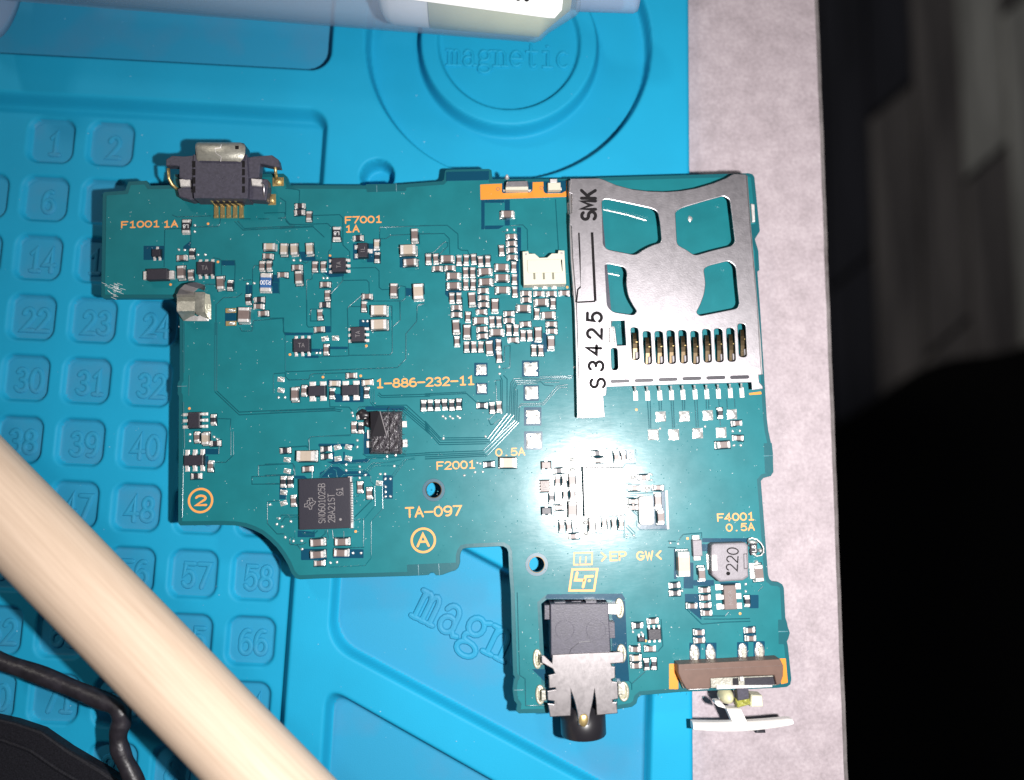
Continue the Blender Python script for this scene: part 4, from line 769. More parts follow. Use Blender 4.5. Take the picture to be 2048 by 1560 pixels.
ic("integrated_circuit", c5, 882, 950, 118, 228, {'l': 3, 'r': 3}, m="cap_brown", lw=.55, ll=.72, mark="MKA", mang=90, mh=.5, mp=.62, H=.8)
ic("integrated_circuit", c5, 145, 1312, 122, 100, {'t': 3, 'b': 3}, lw=.24, ll=.28, H=.5)
ic("integrated_circuit", c5, 15, 1360, 60, 40, {'t': 2}, lw=.2, ll=.25, H=.4)
ic("integrated_circuit", c3, 195, 450, 88, 108, {'l': 4, 'r': 4}, m="cap_brown", lw=.22, ll=.4, mark="TPS", mang=90, mh=.55, mp=.42, H=.55)
ic("transistor", c3, 207, 245, 90, 62, {'t': 1, 'b': 2}, m="cap_brown", lw=.34, ll=.4, H=.55)
ic("transistor", c3, 210, 692, 92, 62, {'t': 1, 'b': 2}, m="ic_soft", lw=.34, ll=.4, H=.55)

# diode with end caps
def endcap(name, zf, x, y, w, h, H, cap, m, vert=False):
    k = KZ[zf] * PX; p = zf(x, y, H); W, Hh = w / k, h / k
    q = MB(); q.box(p.x, p.y, W / 2, Hh / 2, .05, H, .1); e = put(name, q, m, board, org=(p.x, p.y, .034))
    for s in (-1, 1):
        q = MB()
        if vert: q.box(p.x, p.y + s * (Hh / 2 + cap / 2), W * .40, cap / 2, .0, H * .55, .1)
        else: q.box(p.x + s * (W / 2 + cap / 2), p.y, cap / 2, Hh * .38, .0, H * .55, .1)
        put("terminal", q, "tin", e)
    return e
endcap("diode", z1, 482, 1085, 160, 88, 1.0, .62, "ic_black")
endcap("diode", c5, 562, 470, 88, 155, 1.0, .55, "inductor", True)

# power chip with a printed emblem, pins down its right side
P4 = [c1(350, 511, .75), c1(884, 491, .75), c1(893, 1020, .75), c1(356, 1040, .75)]
q = MB(); q.slab([xy(p) for p in P4[::-1]], .08, .75, .05); cc = c1(620, 765, .75)
chip_ = put("power_chip", q, "ic_soft", board, org=(cc.x, cc.y, .034), label="large square power chip with two rows of printed code and an emblem")
for s, x, y, h, p in (("SN0601025B", 590, 762, .80, .49), ("2BA21ST", 690, 812, .80, .51), ("G1", 772, 640, .70, .52)): text("marking", s, xy(c1(x, y, .75)), h, p, 90, .075, "print_grey", chip_, z=.749, rise=.005)
q = MB(); q.ridge([xy(c1(x, y, .75)) for x, y in ((812, 680), (808, 600))], .06, .005, .749); q.dome(*xy(c1(785, 930, .75)), .21, .21, .745, .008, 14); put("marking", q, "print_grey", chip_)
q = MB()
em = [(410, 800), (412, 770), (440, 768), (438, 735), (470, 730), (455, 710), (490, 708), (497, 735), (528, 745), (512, 772), (490, 785), (485, 822), (462, 825), (455, 800)]
q.ridge([xy(c1(x, y, .75)) for x, y in em], .075, .005, .749, closed=True)
for l in (((440, 790), (490, 750)), ((462, 745), (470, 790), (485, 790)), ((470, 760), (500, 755))): q.ridge([xy(c1(x, y, .75)) for x, y in l], .065, .0055, .749)
put("emblem", q, "print_grey", chip_)
q = MB(); q.box(*xy(c1(905, 765)), .10, 3.05, 0, .22, .03); put("pin_base", q, "cap_black", chip_)
pin = MB(); pin.box(0, 0, .17, .045, 0, .30, .03); pin_me = pin.mesh("pin", "tin")
for i in range(24):
    w = c1(900 + i * .35, 560 + i * 17.2); add("pin", pin_me, chip_, (w.x, w.y, .04))
for x, y in ((887, 512), (902, 990)):
    q = MB(); q.box(*xy(c1(x, y)), .22, .34, 0, .5, .05); put("corner_pad", q, "tin", chip_)

# system chip in the flash glare
P4 = [c3(562, 262, .9), c3(962, 268, .9), c3(968, 740, .9), c3(578, 752, .9)]
q = MB(); q.slab([xy(p) for p in P4[::-1]], .06, .9, .06); cc = c3(765, 505, .9)
put("system_chip", q, "soc_top", board, org=(cc.x, cc.y, .034), label="large square chip washed out by the flash glare")
# crystal
q = MB(); q.slab(rounded([xy(c3(x, y, .8)) for x, y in ((1115, 830), (1265, 830), (1245, 545), (1105, 550))], .5, 4), .05, .8, .12); put("crystal", q, "tin", board, label="silver metal-lidded crystal beside the glare")
sheet(c3, R4(1098, 540, 1275, 840), "mask_bare", "bare_patch", .045, .01)

# inductor 220
H = 1.9
out = [xy(c5(x, y, H)) for x, y in ((700, 440), (725, 425), (1030, 415), (1055, 440), (1060, 520), (1060, 690), (1062, 750), (1010, 785), (780, 800), (705, 735), (700, 690), (695, 530))]
q = MB(); q.slab(out[::-1], .15, H, .22); cc = c5(880, 610, H)
ind = put("inductor", q, "inductor", board, org=(cc.x, cc.y, .034), label="grey square inductor marked 220")
text("marking", "220", xy(c5(900, 578, H)), 1.35, .98, 83, .15, "print_black", ind, z=H, rise=.008)
q = MB(); q.dome(*xy(c5(860, 716, H)), .27, .24, H - .003, .012, 14); put("marking", q, "print_black", ind)
q = MB(); q.slab([xy(c5(x, y, H)) for x, y in ((702, 690), (752, 690), (748, 535), (700, 535))], .1, H + .05, .05); put("side_clip", q, "tin", ind)
q = MB(); q.slab([xy(c5(x, y, H)) for x, y in ((1010, 675), (1058, 672), (1050, 515), (1005, 520))], .1, H + .03, .05); put("side_clip", q, "inductor", ind)
q = MB(); q.ridge([xy(c5(x, y, H)) for x, y in ((1016, 668), (1046, 665), (1040, 524), (1012, 527))], .06, .02, H + .03, closed=True); put("side_clip_slot", q, "print_black", ind)
for x, y in ((668, 600), (1085, 690)):
    q = MB(); q.box(*xy(c5(x, y)), .32, 1.0, 0, .35, .12); put("solder_foot", q, "solder", ind)
# damaged fuse with a wire loop over it
fz = add("fuse_repair", None, board, xy(c5(1100, 460)) + (.034,), label="small fuse bridged by a bent wire loop and solder blobs")
q = MB(); q.box(*xy(c5(1100, 470)), .42, .55, 0, .5, .08); put("fuse_body", q, "cap_black", fz)
text("marking", "L8", xy(c5(1098, 470)), .45, .42, 90, .06, "print_white", fz, z=.50, rise=.006)
for x, y, a, b in ((1098, 410, .62, .30), (1100, 520, .50, .28), (1165, 490, .35, .30), (1130, 600, .30, .22)):
    q = MB(); q.dome(*xy(c5(x, y)), a, b, .02, .55, 12, 0, .2); put("solder_blob", q, "solder", fz, True)
lp = [(1050, 405), (1062, 378), (1095, 370), (1140, 385), (1180, 420), (1205, 465), (1205, 510), (1180, 540), (1140, 548), (1110, 535)]
q = MB(); q.tube([c5(x, y, .35 + .5 * math.sin(i / 9 * 3.14)) for i, (x, y) in enumerate(lp)], .10, 8); put("wire_loop", q, "solder", fz, True)
q = MB(); q.tube([c5(x, y, .4) for x, y in ((1055, 400), (1050, 440), (1085, 460), (1070, 500), (1085, 540))], .07, 6); put("wire_loop", q, "cap_black", fz, True)

# ---- square test pads with lumpy solder
def lump(zf, x, y, wz, hz):
    k = KZ[zf] * PX; p = zf(x, y); a, b = wz / k / 2, hz / k / 2; n = 12; q = MB(); g = []
    ph = [random.uniform(0, 6.28) for _ in range(6)]
    for j in range(n + 1):
        for i in range(n + 1):
            s, t = i / n * 2 - 1, j / n * 2 - 1
            e = (1 - abs(s) ** 5) * (1 - abs(t) ** 5)
            z = e * (.10 + .045 * math.sin(3.1 * s + ph[0] + 1.5 * t) + .04 * math.sin(4.2 * t + ph[1] - 2 * s) + .02 * math.sin(7 * s + ph[2]) * math.sin(6 * t + ph[3]))
            g.append((p.x + s * a, p.y + t * b, .036 + max(0, z)))
    q.add(g, [(j * (n + 1) + i, j * (n + 1) + i + 1, (j + 1) * (n + 1) + i + 1, (j + 1) * (n + 1) + i) for j in range(n) for i in range(n)])
    put("test_pad", q, "solder", board, True)
for zf, x, y, w in [(b3, 548, 680, 105), (b3, 552, 864, 92), (b3, 1030, 672, 140), (b3, 1038, 905, 130), (b3, 1052, 1140, 140), (b3, 1060, 1372, 150), (b4, 711, 866, 76), (b4, 887, 864, 78), (b4, 1061, 857, 76), (b4, 1240, 849, 74), (b4, 656, 1000, 80), (b4, 808, 1000, 80), (b4, 985, 990, 78), (b4, 1160, 985, 78)]: lump(zf, x, y, w, w * 1.0)
for x, y in ((1060, 1370), (1062, 1470)):                      # bare copper pads beside the tall capacitor
    q = MB(); p = z1(x, y); q.box(p.x, p.y, .66, .30, .034, .08, .03); put("copper_pad", q, "gold", board)
    q = MB(); q.dome(p.x + .1, p.y, .5, .22, .07, .12, 12, 0, .15); put("solder_joint", q, "solder", board, True)
for x, y in ((530, 525), (688, 525), (1000, 512), (1165, 500)):  # long joints of the slide switch
    p = c6(x, y); q = MB(); q.dome(p.x, p.y, .60, 1.2, .03, .22, 16, 0, .07); e = put("solder_joint", q, "solder_lump", board, True)
    q = MB(); q.box(p.x + .04, p.y - .35, .27, .95, .1, .36, .1); put("switch_leg", q, "nickel", e)

# ---- burnt connector
H = 1.0
bc = add("burnt_connector", None, board, xy(b2(1130, 1290)) + (.034,), label="small black connector melted and charred at its upper left corner")
q = MB(); g = []; n = 26
for j in range(n + 1):
    for i in range(n + 1):
        s, t = i / n, j / n; x, y = 968 + 317 * s, 1080 + 425 * t
        e = min(1, 9 * min(s, 1 - s, t, 1 - t)); z = H * e ** .4
        if .32 < s < .62 and .05 < t < .95: z -= .22
        if s > .8 and .1 < t < .9: z -= .10
        d = math.hypot(s - .08, t - .02)
        z += (.16 * math.sin(11 * s + 3 * t) * math.sin(9 * t + 2) + .08 * math.sin(23 * s + 17 * t)) * e
        if s < .40 and t < .62: z = (.78 + .12 * s) * e ** .4
        if abs(s - .40 - (t - .3) * .35) < .05 and t < .68: z += .18 * e
        g.append(xy(b2(x, y, .6)) + (.03 + max(0, z),))
q.add(g, [(j * (n + 1) + i + 1, j * (n + 1) + i, (j + 1) * (n + 1) + i, (j + 1) * (n + 1) + i + 1) for j in range(n) for i in range(n)])
put("melted_housing", q, "burnt", bc)
q = MB(); q.dome(*xy(b2(912, 1120)), .85, .70, .03, .5, 14, 0, .15); q.dome(*xy(b2(945, 1200)), .5, .55, .03, .45, 14, 0, .2); put("charred_blob", q, "plastic_dark", bc, True)
for x, y, w, h in ((1312, 1212, .30, .40), (1318, 1398, .30, .48), (958, 1408, .16, .42), (960, 1310, .1, .55), (872, 1128, .12, .2), (912, 1135, .12, .22)):
    q = MB(); q.box(*xy(b2(x, y)), w, h, .03, .42 if w < .2 else .3, .1); put("anchor_pad", q, "tin", bc)
q = MB(); F_ = [b2(*p) for p in ((978, 1090, 1.15), (1072, 1085, 1.45), (1138, 1325, 1.1), (988, 1335, .95))]
q.add([tuple(p) for p in F_] + [tuple(p - Vector((0, 0, .25))) for p in F_], [(3, 2, 1, 0), (4, 5, 6, 7), (0, 1, 5, 4), (1, 2, 6, 5), (2, 3, 7, 6), (3, 0, 4, 7)]); put("torn_flap", q, "plastic_dark", bc)
q = MB(); q.tube([F_[1] + Vector((0, 0, .02)), F_[2] + Vector((0, 0, .02))], .035, 6); put("flap_highlight", q, "plastic_grey", bc)  # grey edge line paints the flap's highlight
q = MB()
for i in range(46):
    x, y = random.choice(((random.uniform(1270, 1330), random.uniform(1080, 1500)), (random.uniform(1150, 1300), random.uniform(1070, 1095)), (random.uniform(1140, 1290), random.uniform(1100, 1490)))); a = b2(x, y, random.uniform(.5, 1.1)); q.tube([a, a + Vector((random.uniform(-.3, .5), random.uniform(-.4, .4), random.uniform(-.2, .25)))], .022, 5)
put("frayed_fibre", q, "ic_black", bc, kind="stuff")

mat("olive_grey", (0.16, 0.155, 0.11), 0.6)
# ---- battery connector
H = 1.7
def quad(zf, pts, z): return [xy(zf(x, y, z)) for x, y in pts]
bt = add("battery_connector", None, board, xy(z3(1212, 960)) + (.034,), label="cream white plug socket with three pins")
plate("housing", quad(z3, ((1000, 795), (1055, 790), (1062, 815), (1120, 815), (1165, 855), (1240, 852), (1285, 812), (1345, 812), (1350, 782), (1408, 785), (1425, 1108), (1012, 1120)), H), .034, H, "plastic_white", bt, bev=.06)
plate("lid", quad(z3, ((1045, 880), (1370, 872), (1385, 985), (1372, 1000), (1060, 1005), (1048, 990)), H), H, H + .16, "plastic_white", bt, bev=.05)
for x in (1115, 1207, 1298):
    q = MB(); q.box(*xy(z3(x, 1030, H)), .13, .48, H - .02, H + .02, .01); put("slot", q, "olive_grey", bt)
    q = MB(); q.box(*xy(z3(x + 8, 1135)), .24, .28, .02, .5, .1); q.box(*xy(z3(x + 8, 1150)), .34, .16, 0, .12, .03); put("pin", q, "tin", bt)
for x, y in ((1035, 820), (1380, 810)):
    q = MB(); q.box(*xy(z3(x, y, H)), .13, .13, H - .02, H + .06, .02); put("corner_post", q, "plastic_grey", bt)
q = MB(); q.box(*xy(z3(1382, 930, H)), .08, .75, H - .02, H + .015); put("slot", q, "print_black", bt)

# ---- two tiny switches on the copper strip
ts = add("push_switch", None, board, xy(z3(945, 155)) + (.034,), label="cream push switch with a steel front on the orange strip")
q = MB(); q.slab(quad(z3, ((835, 195), (1055, 195), (1055, 140), (835, 140)), 1.0), .05, 1.0, .06); put("housing", q, "plastic_white", ts)
q = MB(); q.slab(quad(z3, ((838, 158), (1055, 155), (1050, 105), (845, 112)), 1.4), .1, 1.4, .08); put("front", q, "steel", ts)
for x in (830, 895, 975, 1065):
    q = MB(); q.box(*xy(z3(x, 203)), .25, .12, .02, .2, .05); put("foot", q, "tin", ts)
q = MB(); p = z3(848, 70); q.dome(p.x, p.y, .30, .42, -.4, .9, 12); q.box(*xy(z3(848, 95)), .2, .2, -.4, .0, .05); put("plunger", q, "tin", ts, True)
tl = add("led_socket", None, board, xy(z3(1310, 150)) + (.034,), label="tiny cream component by the card slot's corner")
q = MB(); q.box(*xy(z3(1310, 158, .9)), .82, .48, .04, .9, .08); put("housing", q, "plastic_white", tl)
q = MB(); q.box(*xy(z3(1303, 105, .6)), .46, .26, .04, .6, .08); put("front", q, "tin", tl)
for x, y in ((1255, 190), (1365, 188), (1300, 195)):
    q = MB(); q.box(*xy(z3(x, y)), .2, .16, .02, .3, .05); put("foot", q, "tin", tl)

# ---- spring clip at the board's inner corner
sc = add("spring_clip", None, board, xy(z1(770, 1300)) + (.034,), label="bent steel spring clip at the board's inner left corner")
def sheetq(name, pts, m, parent, th=.12):
    """a bent metal strip given as a list of (left point, right point) in survey units with heights"""
    q = MB(); T = [(z1(*a), z1(*b)) for a, b in pts]
    vs = []; 
    for a, b in T: vs += [tuple(a), tuple(b), tuple(a - Vector((0, 0, th))), tuple(b - Vector((0, 0, th)))]
    fs = []
    for i in range(len(T) - 1):
        o = i * 4; fs += [(o + 1, o, o + 4, o + 5), (o + 2, o + 3, o + 7, o + 6), (o, o + 2, o + 6, o + 4), (o + 3, o + 1, o + 5, o + 7)]
    fs += [(0, 1, 3, 2), (len(vs) - 3, len(vs) - 4, len(vs) - 2, len(vs) - 1)]
    q.add(vs, fs); put(name, q, m, parent)
sheetq("side_blade", [((636, 1240, 1.5), (780, 1240, 1.5)), ((636, 1262, 2.1), (778, 1262, 2.1)), ((640, 1280, 1.7), (778, 1280, 1.7)), ((640, 1298, 2.0), (778, 1298, 2.0)), ((638, 1375, 2.2), (778, 1372, 2.2)), ((655, 1395, 1.5), (775, 1395, 1.5)), ((690, 1450, .2), (775, 1405, .8))], "nickel", sc)
sheetq("neck", [((640, 1245, 1.6), (775, 1245, 1.6)), ((660, 1200, 2.0), (770, 1225, 2.0)), ((700, 1165, 2.0), (800, 1195, 2.0)), ((770, 1148, 1.5), (855, 1170, 1.5)), ((800, 1150, .6), (858, 1190, .7)), ((795, 1190, .2), (855, 1215, .2))], "steel", sc)
sheetq("inner_blade", [((778, 1225, .9), (858, 1225, 1.0)), ((782, 1290, 1.0), (852, 1290, 1.1)), ((778, 1330, .8), (852, 1330, .9)), ((780, 1375, .9), (855, 1380, 1.0)), ((790, 1400, .5), (890, 1440, .2))], "nickel", sc)
sheetq("foot", [((685, 1445, .2), (780, 1405, .9)), ((720, 1450, .25), (800, 1415, .7)), ((800, 1450, .2), (830, 1400, .5)), ((885, 1450, .15), (900, 1390, .2))], "tin", sc)
sheetq("solder_fillet", [((855, 1235, .5), (895, 1245, .08)), ((855, 1320, .6), (905, 1320, .08)), ((862, 1420, .4), (905, 1440, .08))], "solder_flux", sc)

# ---- usb socket, pushed over the board's edge
us = add("usb_socket", None, board, xy(z1(970, 330)) + (.0,), label="black micro usb socket with a steel mouth at the board's upper left edge")
H = 2.5
plate("housing", quad(z1, ((765, 150), (1185, 150), (1195, 320), (1190, 495), (770, 492), (760, 400)), H), .05, H, "plastic_black", us, bev=.1)
plate("ear", quad(z1, ((552, 190), (600, 160), (690, 165), (768, 158), (770, 345), (700, 345), (655, 330), (655, 242), (600, 236), (552, 236)), 2.2), .9, 2.2, "plastic_black", us, bev=.12)
plate("ear", quad(z1, ((1180, 175), (1240, 165), (1380, 155), (1430, 190), (1442, 248), (1400, 246), (1290, 222), (1280, 330), (1185, 335)), 2.2), .9, 2.2, "plastic_black", us, bev=.12)
plate("flank", quad(z1, ((640, 420), (760, 385), (772, 500), (740, 505), (655, 480)), 1.7), .05, 1.7, "plastic_black", us, bev=.12)
plate("flank", quad(z1, ((1188, 330), (1345, 345), (1350, 400), (1335, 510), (1188, 500)), 1.7), .05, 1.7, "plastic_black", us, bev=.12)
for x in (772, 1158):
    for y in (228, 290, 355, 425):
        q = MB(); q.box(*xy(z1(x, y, H)), .18, .42, H - .02, H + .012); put("vent_slot", q, "print_black", us)
q = MB(); T = [((800, 200, 2.75), (1128, 206, 2.75)), ((788, 182, 3.0), (1150, 178, 3.0)), ((782, 140, 3.1), (1165, 140, 3.1)), ((776, 90, 3.05), (1168, 90, 3.05)), ((778, 66, 2.8), (1162, 68, 2.8)), ((785, 55, 2.0), (1155, 58, 2.0)), ((785, 55, .6), (1155, 58, .6))]
vs = []
for a, b in T:
    a, b = z1(*a), z1(*b)
    for t in (0, .06, .94, 1): p = a.lerp(b, t); vs.append((p.x, p.y, p.z - (.25 if t in (0, 1) else 0)))
q.add(vs, [(i * 4 + j, i * 4 + j + 1, i * 4 + j + 5, i * 4 + j + 4) for i in range(len(T) - 1) for j in range(3)])
put("steel_mouth", q, "nickel", us, True)
q = MB(); q.slab(quad(z1, ((775, 150), (1170, 150), (1160, 62), (785, 62)), 2.7), .3, 2.6, .1); put("mouth_core", q, "plastic_dark", us)
q = MB(); q.ridge(quad(z1, ((985, 75), (980, 100), (935, 105), (945, 145), (985, 170), (980, 205)), 3.05), .09, .05, 3.07); put("seam", q, "tin", us, True)
q = MB(); q.box(*xy(z1(1108, 98, 3.05)), .22, .22, 3.03, 3.09); put("mouth_hole", q, "print_black", us)
for pts in (((655, 345), (742, 335), (742, 400), (665, 402)), ((1215, 338), (1300, 345), (1302, 400), (1222, 392))):
    q = MB(); q.slab(quad(z1, pts, 2.0)[::-1], .2, 2.05, .12); put("steel_tab", q, "tin", us)
q = MB(); q.tube([z1(1300, 375, 1.9), z1(1318, 395, 1.9), z1(1318, 480, 1.6), z1(1325, 500, .3)], .17, 8); put("steel_tab", q, "steel", us, True)
for pts in (((572, 262, 1.6), (577, 340, 1.5), (600, 385, 1.0), (650, 430, .5)), ((1405, 240, 1.9), (1410, 300, 1.4), (1412, 335, .4))):
    q = MB(); q.tube([z1(*p) for p in pts], .21, 8); put("gold_leg", q, "gold", us, True)
for x, y, a, b in ((1430, 366, .72, .58), (1382, 505, .5, .72)):
    q = MB(); q.box(*xy(z1(x, y)), a, b, .03, .14, .05); q.dome(*xy(z1(x, y)), a * .8, b * .8, .12, .3, 12, 0, .1); put("gold_pad", q, "gold", us)
for i in range(5):
    q = MB(); xa, xb = 900 + 46 * i, 950 + 49 * i
    q.tube([z1(xa - 15, 480, 1.9), z1(xa + 2, 500, 1.7), z1(xa + 18, 520, 1.2), z1(xb - 6, 548, .5)], .17, 6); q.box(*xy(z1(xb, 600)), .26, .84, .03, .3, .08); q.box(*xy(z1(xb, 640)), .3, .2, .03, .36, .12); put("contact_pin", q, "gold", us)
q = MB(); q.slab(quad(z1, ((860, 470), (1110, 470), (1150, 530), (930, 535)), 1.2)[::-1], .05, 1.3, .1); put("pin_recess", q, "plastic_dark", us)
text("marking", "33PVN", xy(z1(1010, 338, H)), .9, .82, -3, .13, "plastic_black", us, z=H, rise=.008)

# ---- memory card slot: steel shell with windows
HS = 1.95
def wz(pts): return [xy(z4(x, y, HS)) for x, y in pts]
def b4z(pts): return [((x / 3.714 + 1130 - 1120) * 3.714, (y / 3.714 + 600 - 330) * 3.714) for x, y in pts]
shell = [(80, 100), (290, 97), (315, 104), (420, 148), (540, 180), (660, 194), (790, 198), (900, 190), (1010, 172), (1140, 134), (1240, 95), (1280, 70), (1300, 64), (1385, 68), (1398, 240), (1412, 430)] + b4z([(1430, 40), (1450, 400), (1462, 555), (1440, 558), (1445, 610), (1470, 640), (1472, 660), (1392, 670), (1386, 612), (845, 626), (310, 645), (306, 708), (285, 712), (288, 760), (297, 870), (130, 880), (108, 878), (100, 500), (85, 30)]) + [(95, 700), (85, 450), (72, 440), (72, 360), (88, 355), (88, 215), (68, 205)]
wins = [rounded(wz(w), r, 4) for w, r in (
    (((312, 262), (345, 252), (520, 288), (690, 325), (728, 350), (742, 420), (756, 575), (690, 592), (625, 625), (562, 668), (350, 626), (322, 590)), .5),
    (((857, 345), (905, 318), (1060, 272), (1215, 229), (1262, 255), (1280, 400), (1300, 570), (1275, 600), (1140, 632), (1000, 672), (940, 628), (870, 592)), .5),
    (((335, 740), (360, 733), (480, 758), (497, 800), (490, 880), (505, 970), (535, 1030), (572, 1088), (548, 1114), (395, 1092), (352, 1050)), .5),
    (((1068, 770), (1110, 746), (1255, 710), (1305, 750), (1318, 900), (1332, 1035), (1312, 1066), (1040, 1120), (1013, 1095), (1045, 1035), (1072, 960), (1083, 880)), .5))]
for (x0, y0, x1, y1) in ((525, 1205, 592, 1447), (615, 1233, 685, 1480), (703, 1233, 775, 1478), (792, 1227, 862, 1475), (880, 1225, 950, 1472), (970, 1232, 1040, 1478), (1057, 1218, 1130, 1465), (1145, 1214, 1217, 1462), (1236, 1210, 1307, 1458), (1320, 1178, 1390, 1425)):
    wins.append(rounded(wz(((x0, y0), (x1 - 12, y0), (x1, y1), (x0 + 12, y1))), .4, 3))
wins.append(wz(((383, 1158), (478, 1155), (490, 1338), (425, 1340), (410, 1210), (383, 1205))))
wins.append(rounded(wz(((378, 1360), (425, 1357), (433, 1520), (385, 1524))), .35, 3))
slot = add("card_slot", None, board, xy(z4(750, 800)) + (.034,), label="steel memory card slot with four windows and a row of contact slits")
plate("steel_shell", wz(shell), HS - .25, HS, "steel", slot, wins, bev=.08)
q = MB()
def wall(pts, z0, z1, th):
    P = [Vector(p) for p in pts]
    for a, b in zip(P[:-1], P[1:]):
        d = (b - a).normalized(); n = Vector((-d.y, d.x)) * th
        q.slab([tuple(a), tuple(b), tuple(b + n), tuple(a + n)] if (b - a).cross(n) > 0 else [tuple(a + n), tuple(b + n), tuple(b), tuple(a)], z0, z1)
wall(wz([(84, 110), (92, 355), (90, 450), (100, 700)] + b4z([(92, 60), (106, 500), (113, 870)])), .04, HS - .26, -.3)
put("side_wall", q, "steel_brushed", slot)
q = MB(); wall(wz([(1380, 75), (1405, 430)] + b4z([(1442, 300), (1455, 550)])), .04, HS - .26, .3); wall(wz(b4z([(315, 636), (1380, 604)])), .9, HS - .26, .25); put("side_wall", q, "steel_brushed", slot)
q = MB(); q.slab(wz([(110, 120), (300, 120), (395, 1160), (180, 1160)]), .04, 1.2, .05) ; put("slider_rail", q, "plastic_black", slot)
q = MB(); q.slab(wz(b4z([(345, 540), (1400, 500), (1400, 590), (345, 625)])), .04, 1.5, .05); put("contact_block", q, "plastic_black", slot)
for i, (x, y) in enumerate(((557, 1322), (652, 1357), (740, 1355), (828, 1350), (916, 1347), (1006, 1355), (1095, 1340), (1183, 1337), (1272, 1334), (1357, 1300))):
    c = MB(); T = [((x - 4, y - 75, .9), 13), ((x - 2, y - 30, 1.35), 14), ((x, y + 5, 1.1), 15), ((x + 4, y + 40, .9), 18), ((x + 5, y + 125, .7), 20)]
    P = [z4(*t) for t, _ in T]; ws = [w / 3.714 / PX for _, w in T]
    vs = []
    for p, w in zip(P, ws): vs += [(p.x - w, p.y, p.z), (p.x + w, p.y, p.z), (p.x - w, p.y, p.z - .15), (p.x + w, p.y, p.z - .15)]
    c.add(vs, [f for k in range(len(P) - 1) for f in ((k * 4 + 1, k * 4, k * 4 + 4, k * 4 + 5), (k * 4 + 2, k * 4 + 3, k * 4 + 7, k * 4 + 6), (k * 4, k * 4 + 2, k * 4 + 6, k * 4 + 4), (k * 4 + 3, k * 4 + 1, k * 4 + 5, k * 4 + 7))] + [(0, 1, 3, 2)])
    put("contact_spring", c, "bronze", slot)
    c = MB(); c.box(*xy(z4(x + 1, y + 5)), .2, .07, 1.0, 1.32, .04); put("spring_glint", c, "gold", slot); c = MB(); c.box(*xy(z4(x + 6, y + 100)), .25, .42, .6, 1.15, .08); put("spring_tip", c, "plastic_grey", slot)  # gold block paints the glint at the spring's bend
    fx, fy = ((523, 700), (612, 700), (703, 697), (790, 695), (875, 692), (965, 690), (1052, 688), (1138, 685), (1227, 680), (1312, 677))[i]
    c = MB(); c.box(*xy(b4(fx, fy + 12)), .29, .62, .03, .12, .04); c.box(*xy(b4(fx, fy + 4)), .2, .55, .1, .34, .08); c.tube([b4(fx - 2, fy - 22, .4), b4(fx - 2, fy - 40, .8), b4(fx - 2, fy - 52, 1.2)], .13, 6)
    put("contact_foot", c, "tin", slot)
for x, y in ((408, 603), (587, 597), (765, 590), (942, 583), (1120, 577), (1297, 573)):
    (X0, Y0), (X1, Y1) = b4z([(x - 58, y + 2)])[0], b4z([(x + 58, y - 2)])[0]
    q = MB(); q.ridge(wz([(X0, Y0), (X1, Y1)]), .46, .006, HS + .001, prof=((-.5, 0), (-.46, 1), (.46, 1), (.5, 0))); put("rear_slot", q, "ic_black", slot)
q = MB()
for pts, w in (((140, 503), (158, 900), (132, 925), (122, 1020)), .2), (((238, 500), (262, 1010)), .34), (((128, 1020), (262, 1012)), .2): q.ridge(wz(pts), w, .005, HS + .001, round_ends=False, prof=((-.5, 0), (-.46, 1), (.46, 1), (.5, 0)))
put("latch_groove", q, "print_black", slot)
q = MB(); q.slab(wz([(155, 985), (245, 982), (228, 505), (152, 508)]), HS - .1, HS + .012, .006); put("latch_tongue", q, "steel", slot)
q = MB(); q.slab(wz([(362, 1330), (412, 1325), (402, 1200), (360, 1205)]), HS - .4, HS + .12, .06); put("bent_tab", q, "tin", slot)
q = MB(); q.ridge(wz([(366, 1318), (404, 1315), (396, 1210), (366, 1214)]), .1, .01, HS + .12, closed=True); put("bent_tab_edge", q, "ic_black", slot)
q = MB(); q.slab([xy(b4(x, y, .5)) for x, y in ((165, 865), (270, 858), (268, 840), (165, 845))], HS, HS + .05, .02); put("rear_stop", q, "tin", slot)
for pts, m in (((1410, 295), (1435, 300), (1440, 430), (1420, 432)), "tin"), (((50, 290), (95, 270), (100, 370), (58, 375)), "tin"):
    q = MB(); q.slab([xy(z4(x, y)) for x, y in pts][::-1], .03, .5, .1); put("anchor_tab", q, m, slot)
for s, p, ps in (("SMK", z4(212, 298, HS), 2.05), ):
    text("marking", s, xy(p), 1.75, 1.38, 88, .42, "print_black", slot, z=HS + .001, rise=.008)
for ch, zf, x, y in (("5", z4, 256, 1130), ("2", z4, 256, 1253), ("4", z4, 250, 1372), ("3", z4, 268, 1492), ("S", b4, 243, 618)): text("marking", ch, xy(zf(x, y, HS)), 1.78, 1.5, 86, .38, "print_black", slot, z=HS + .001, rise=.008)

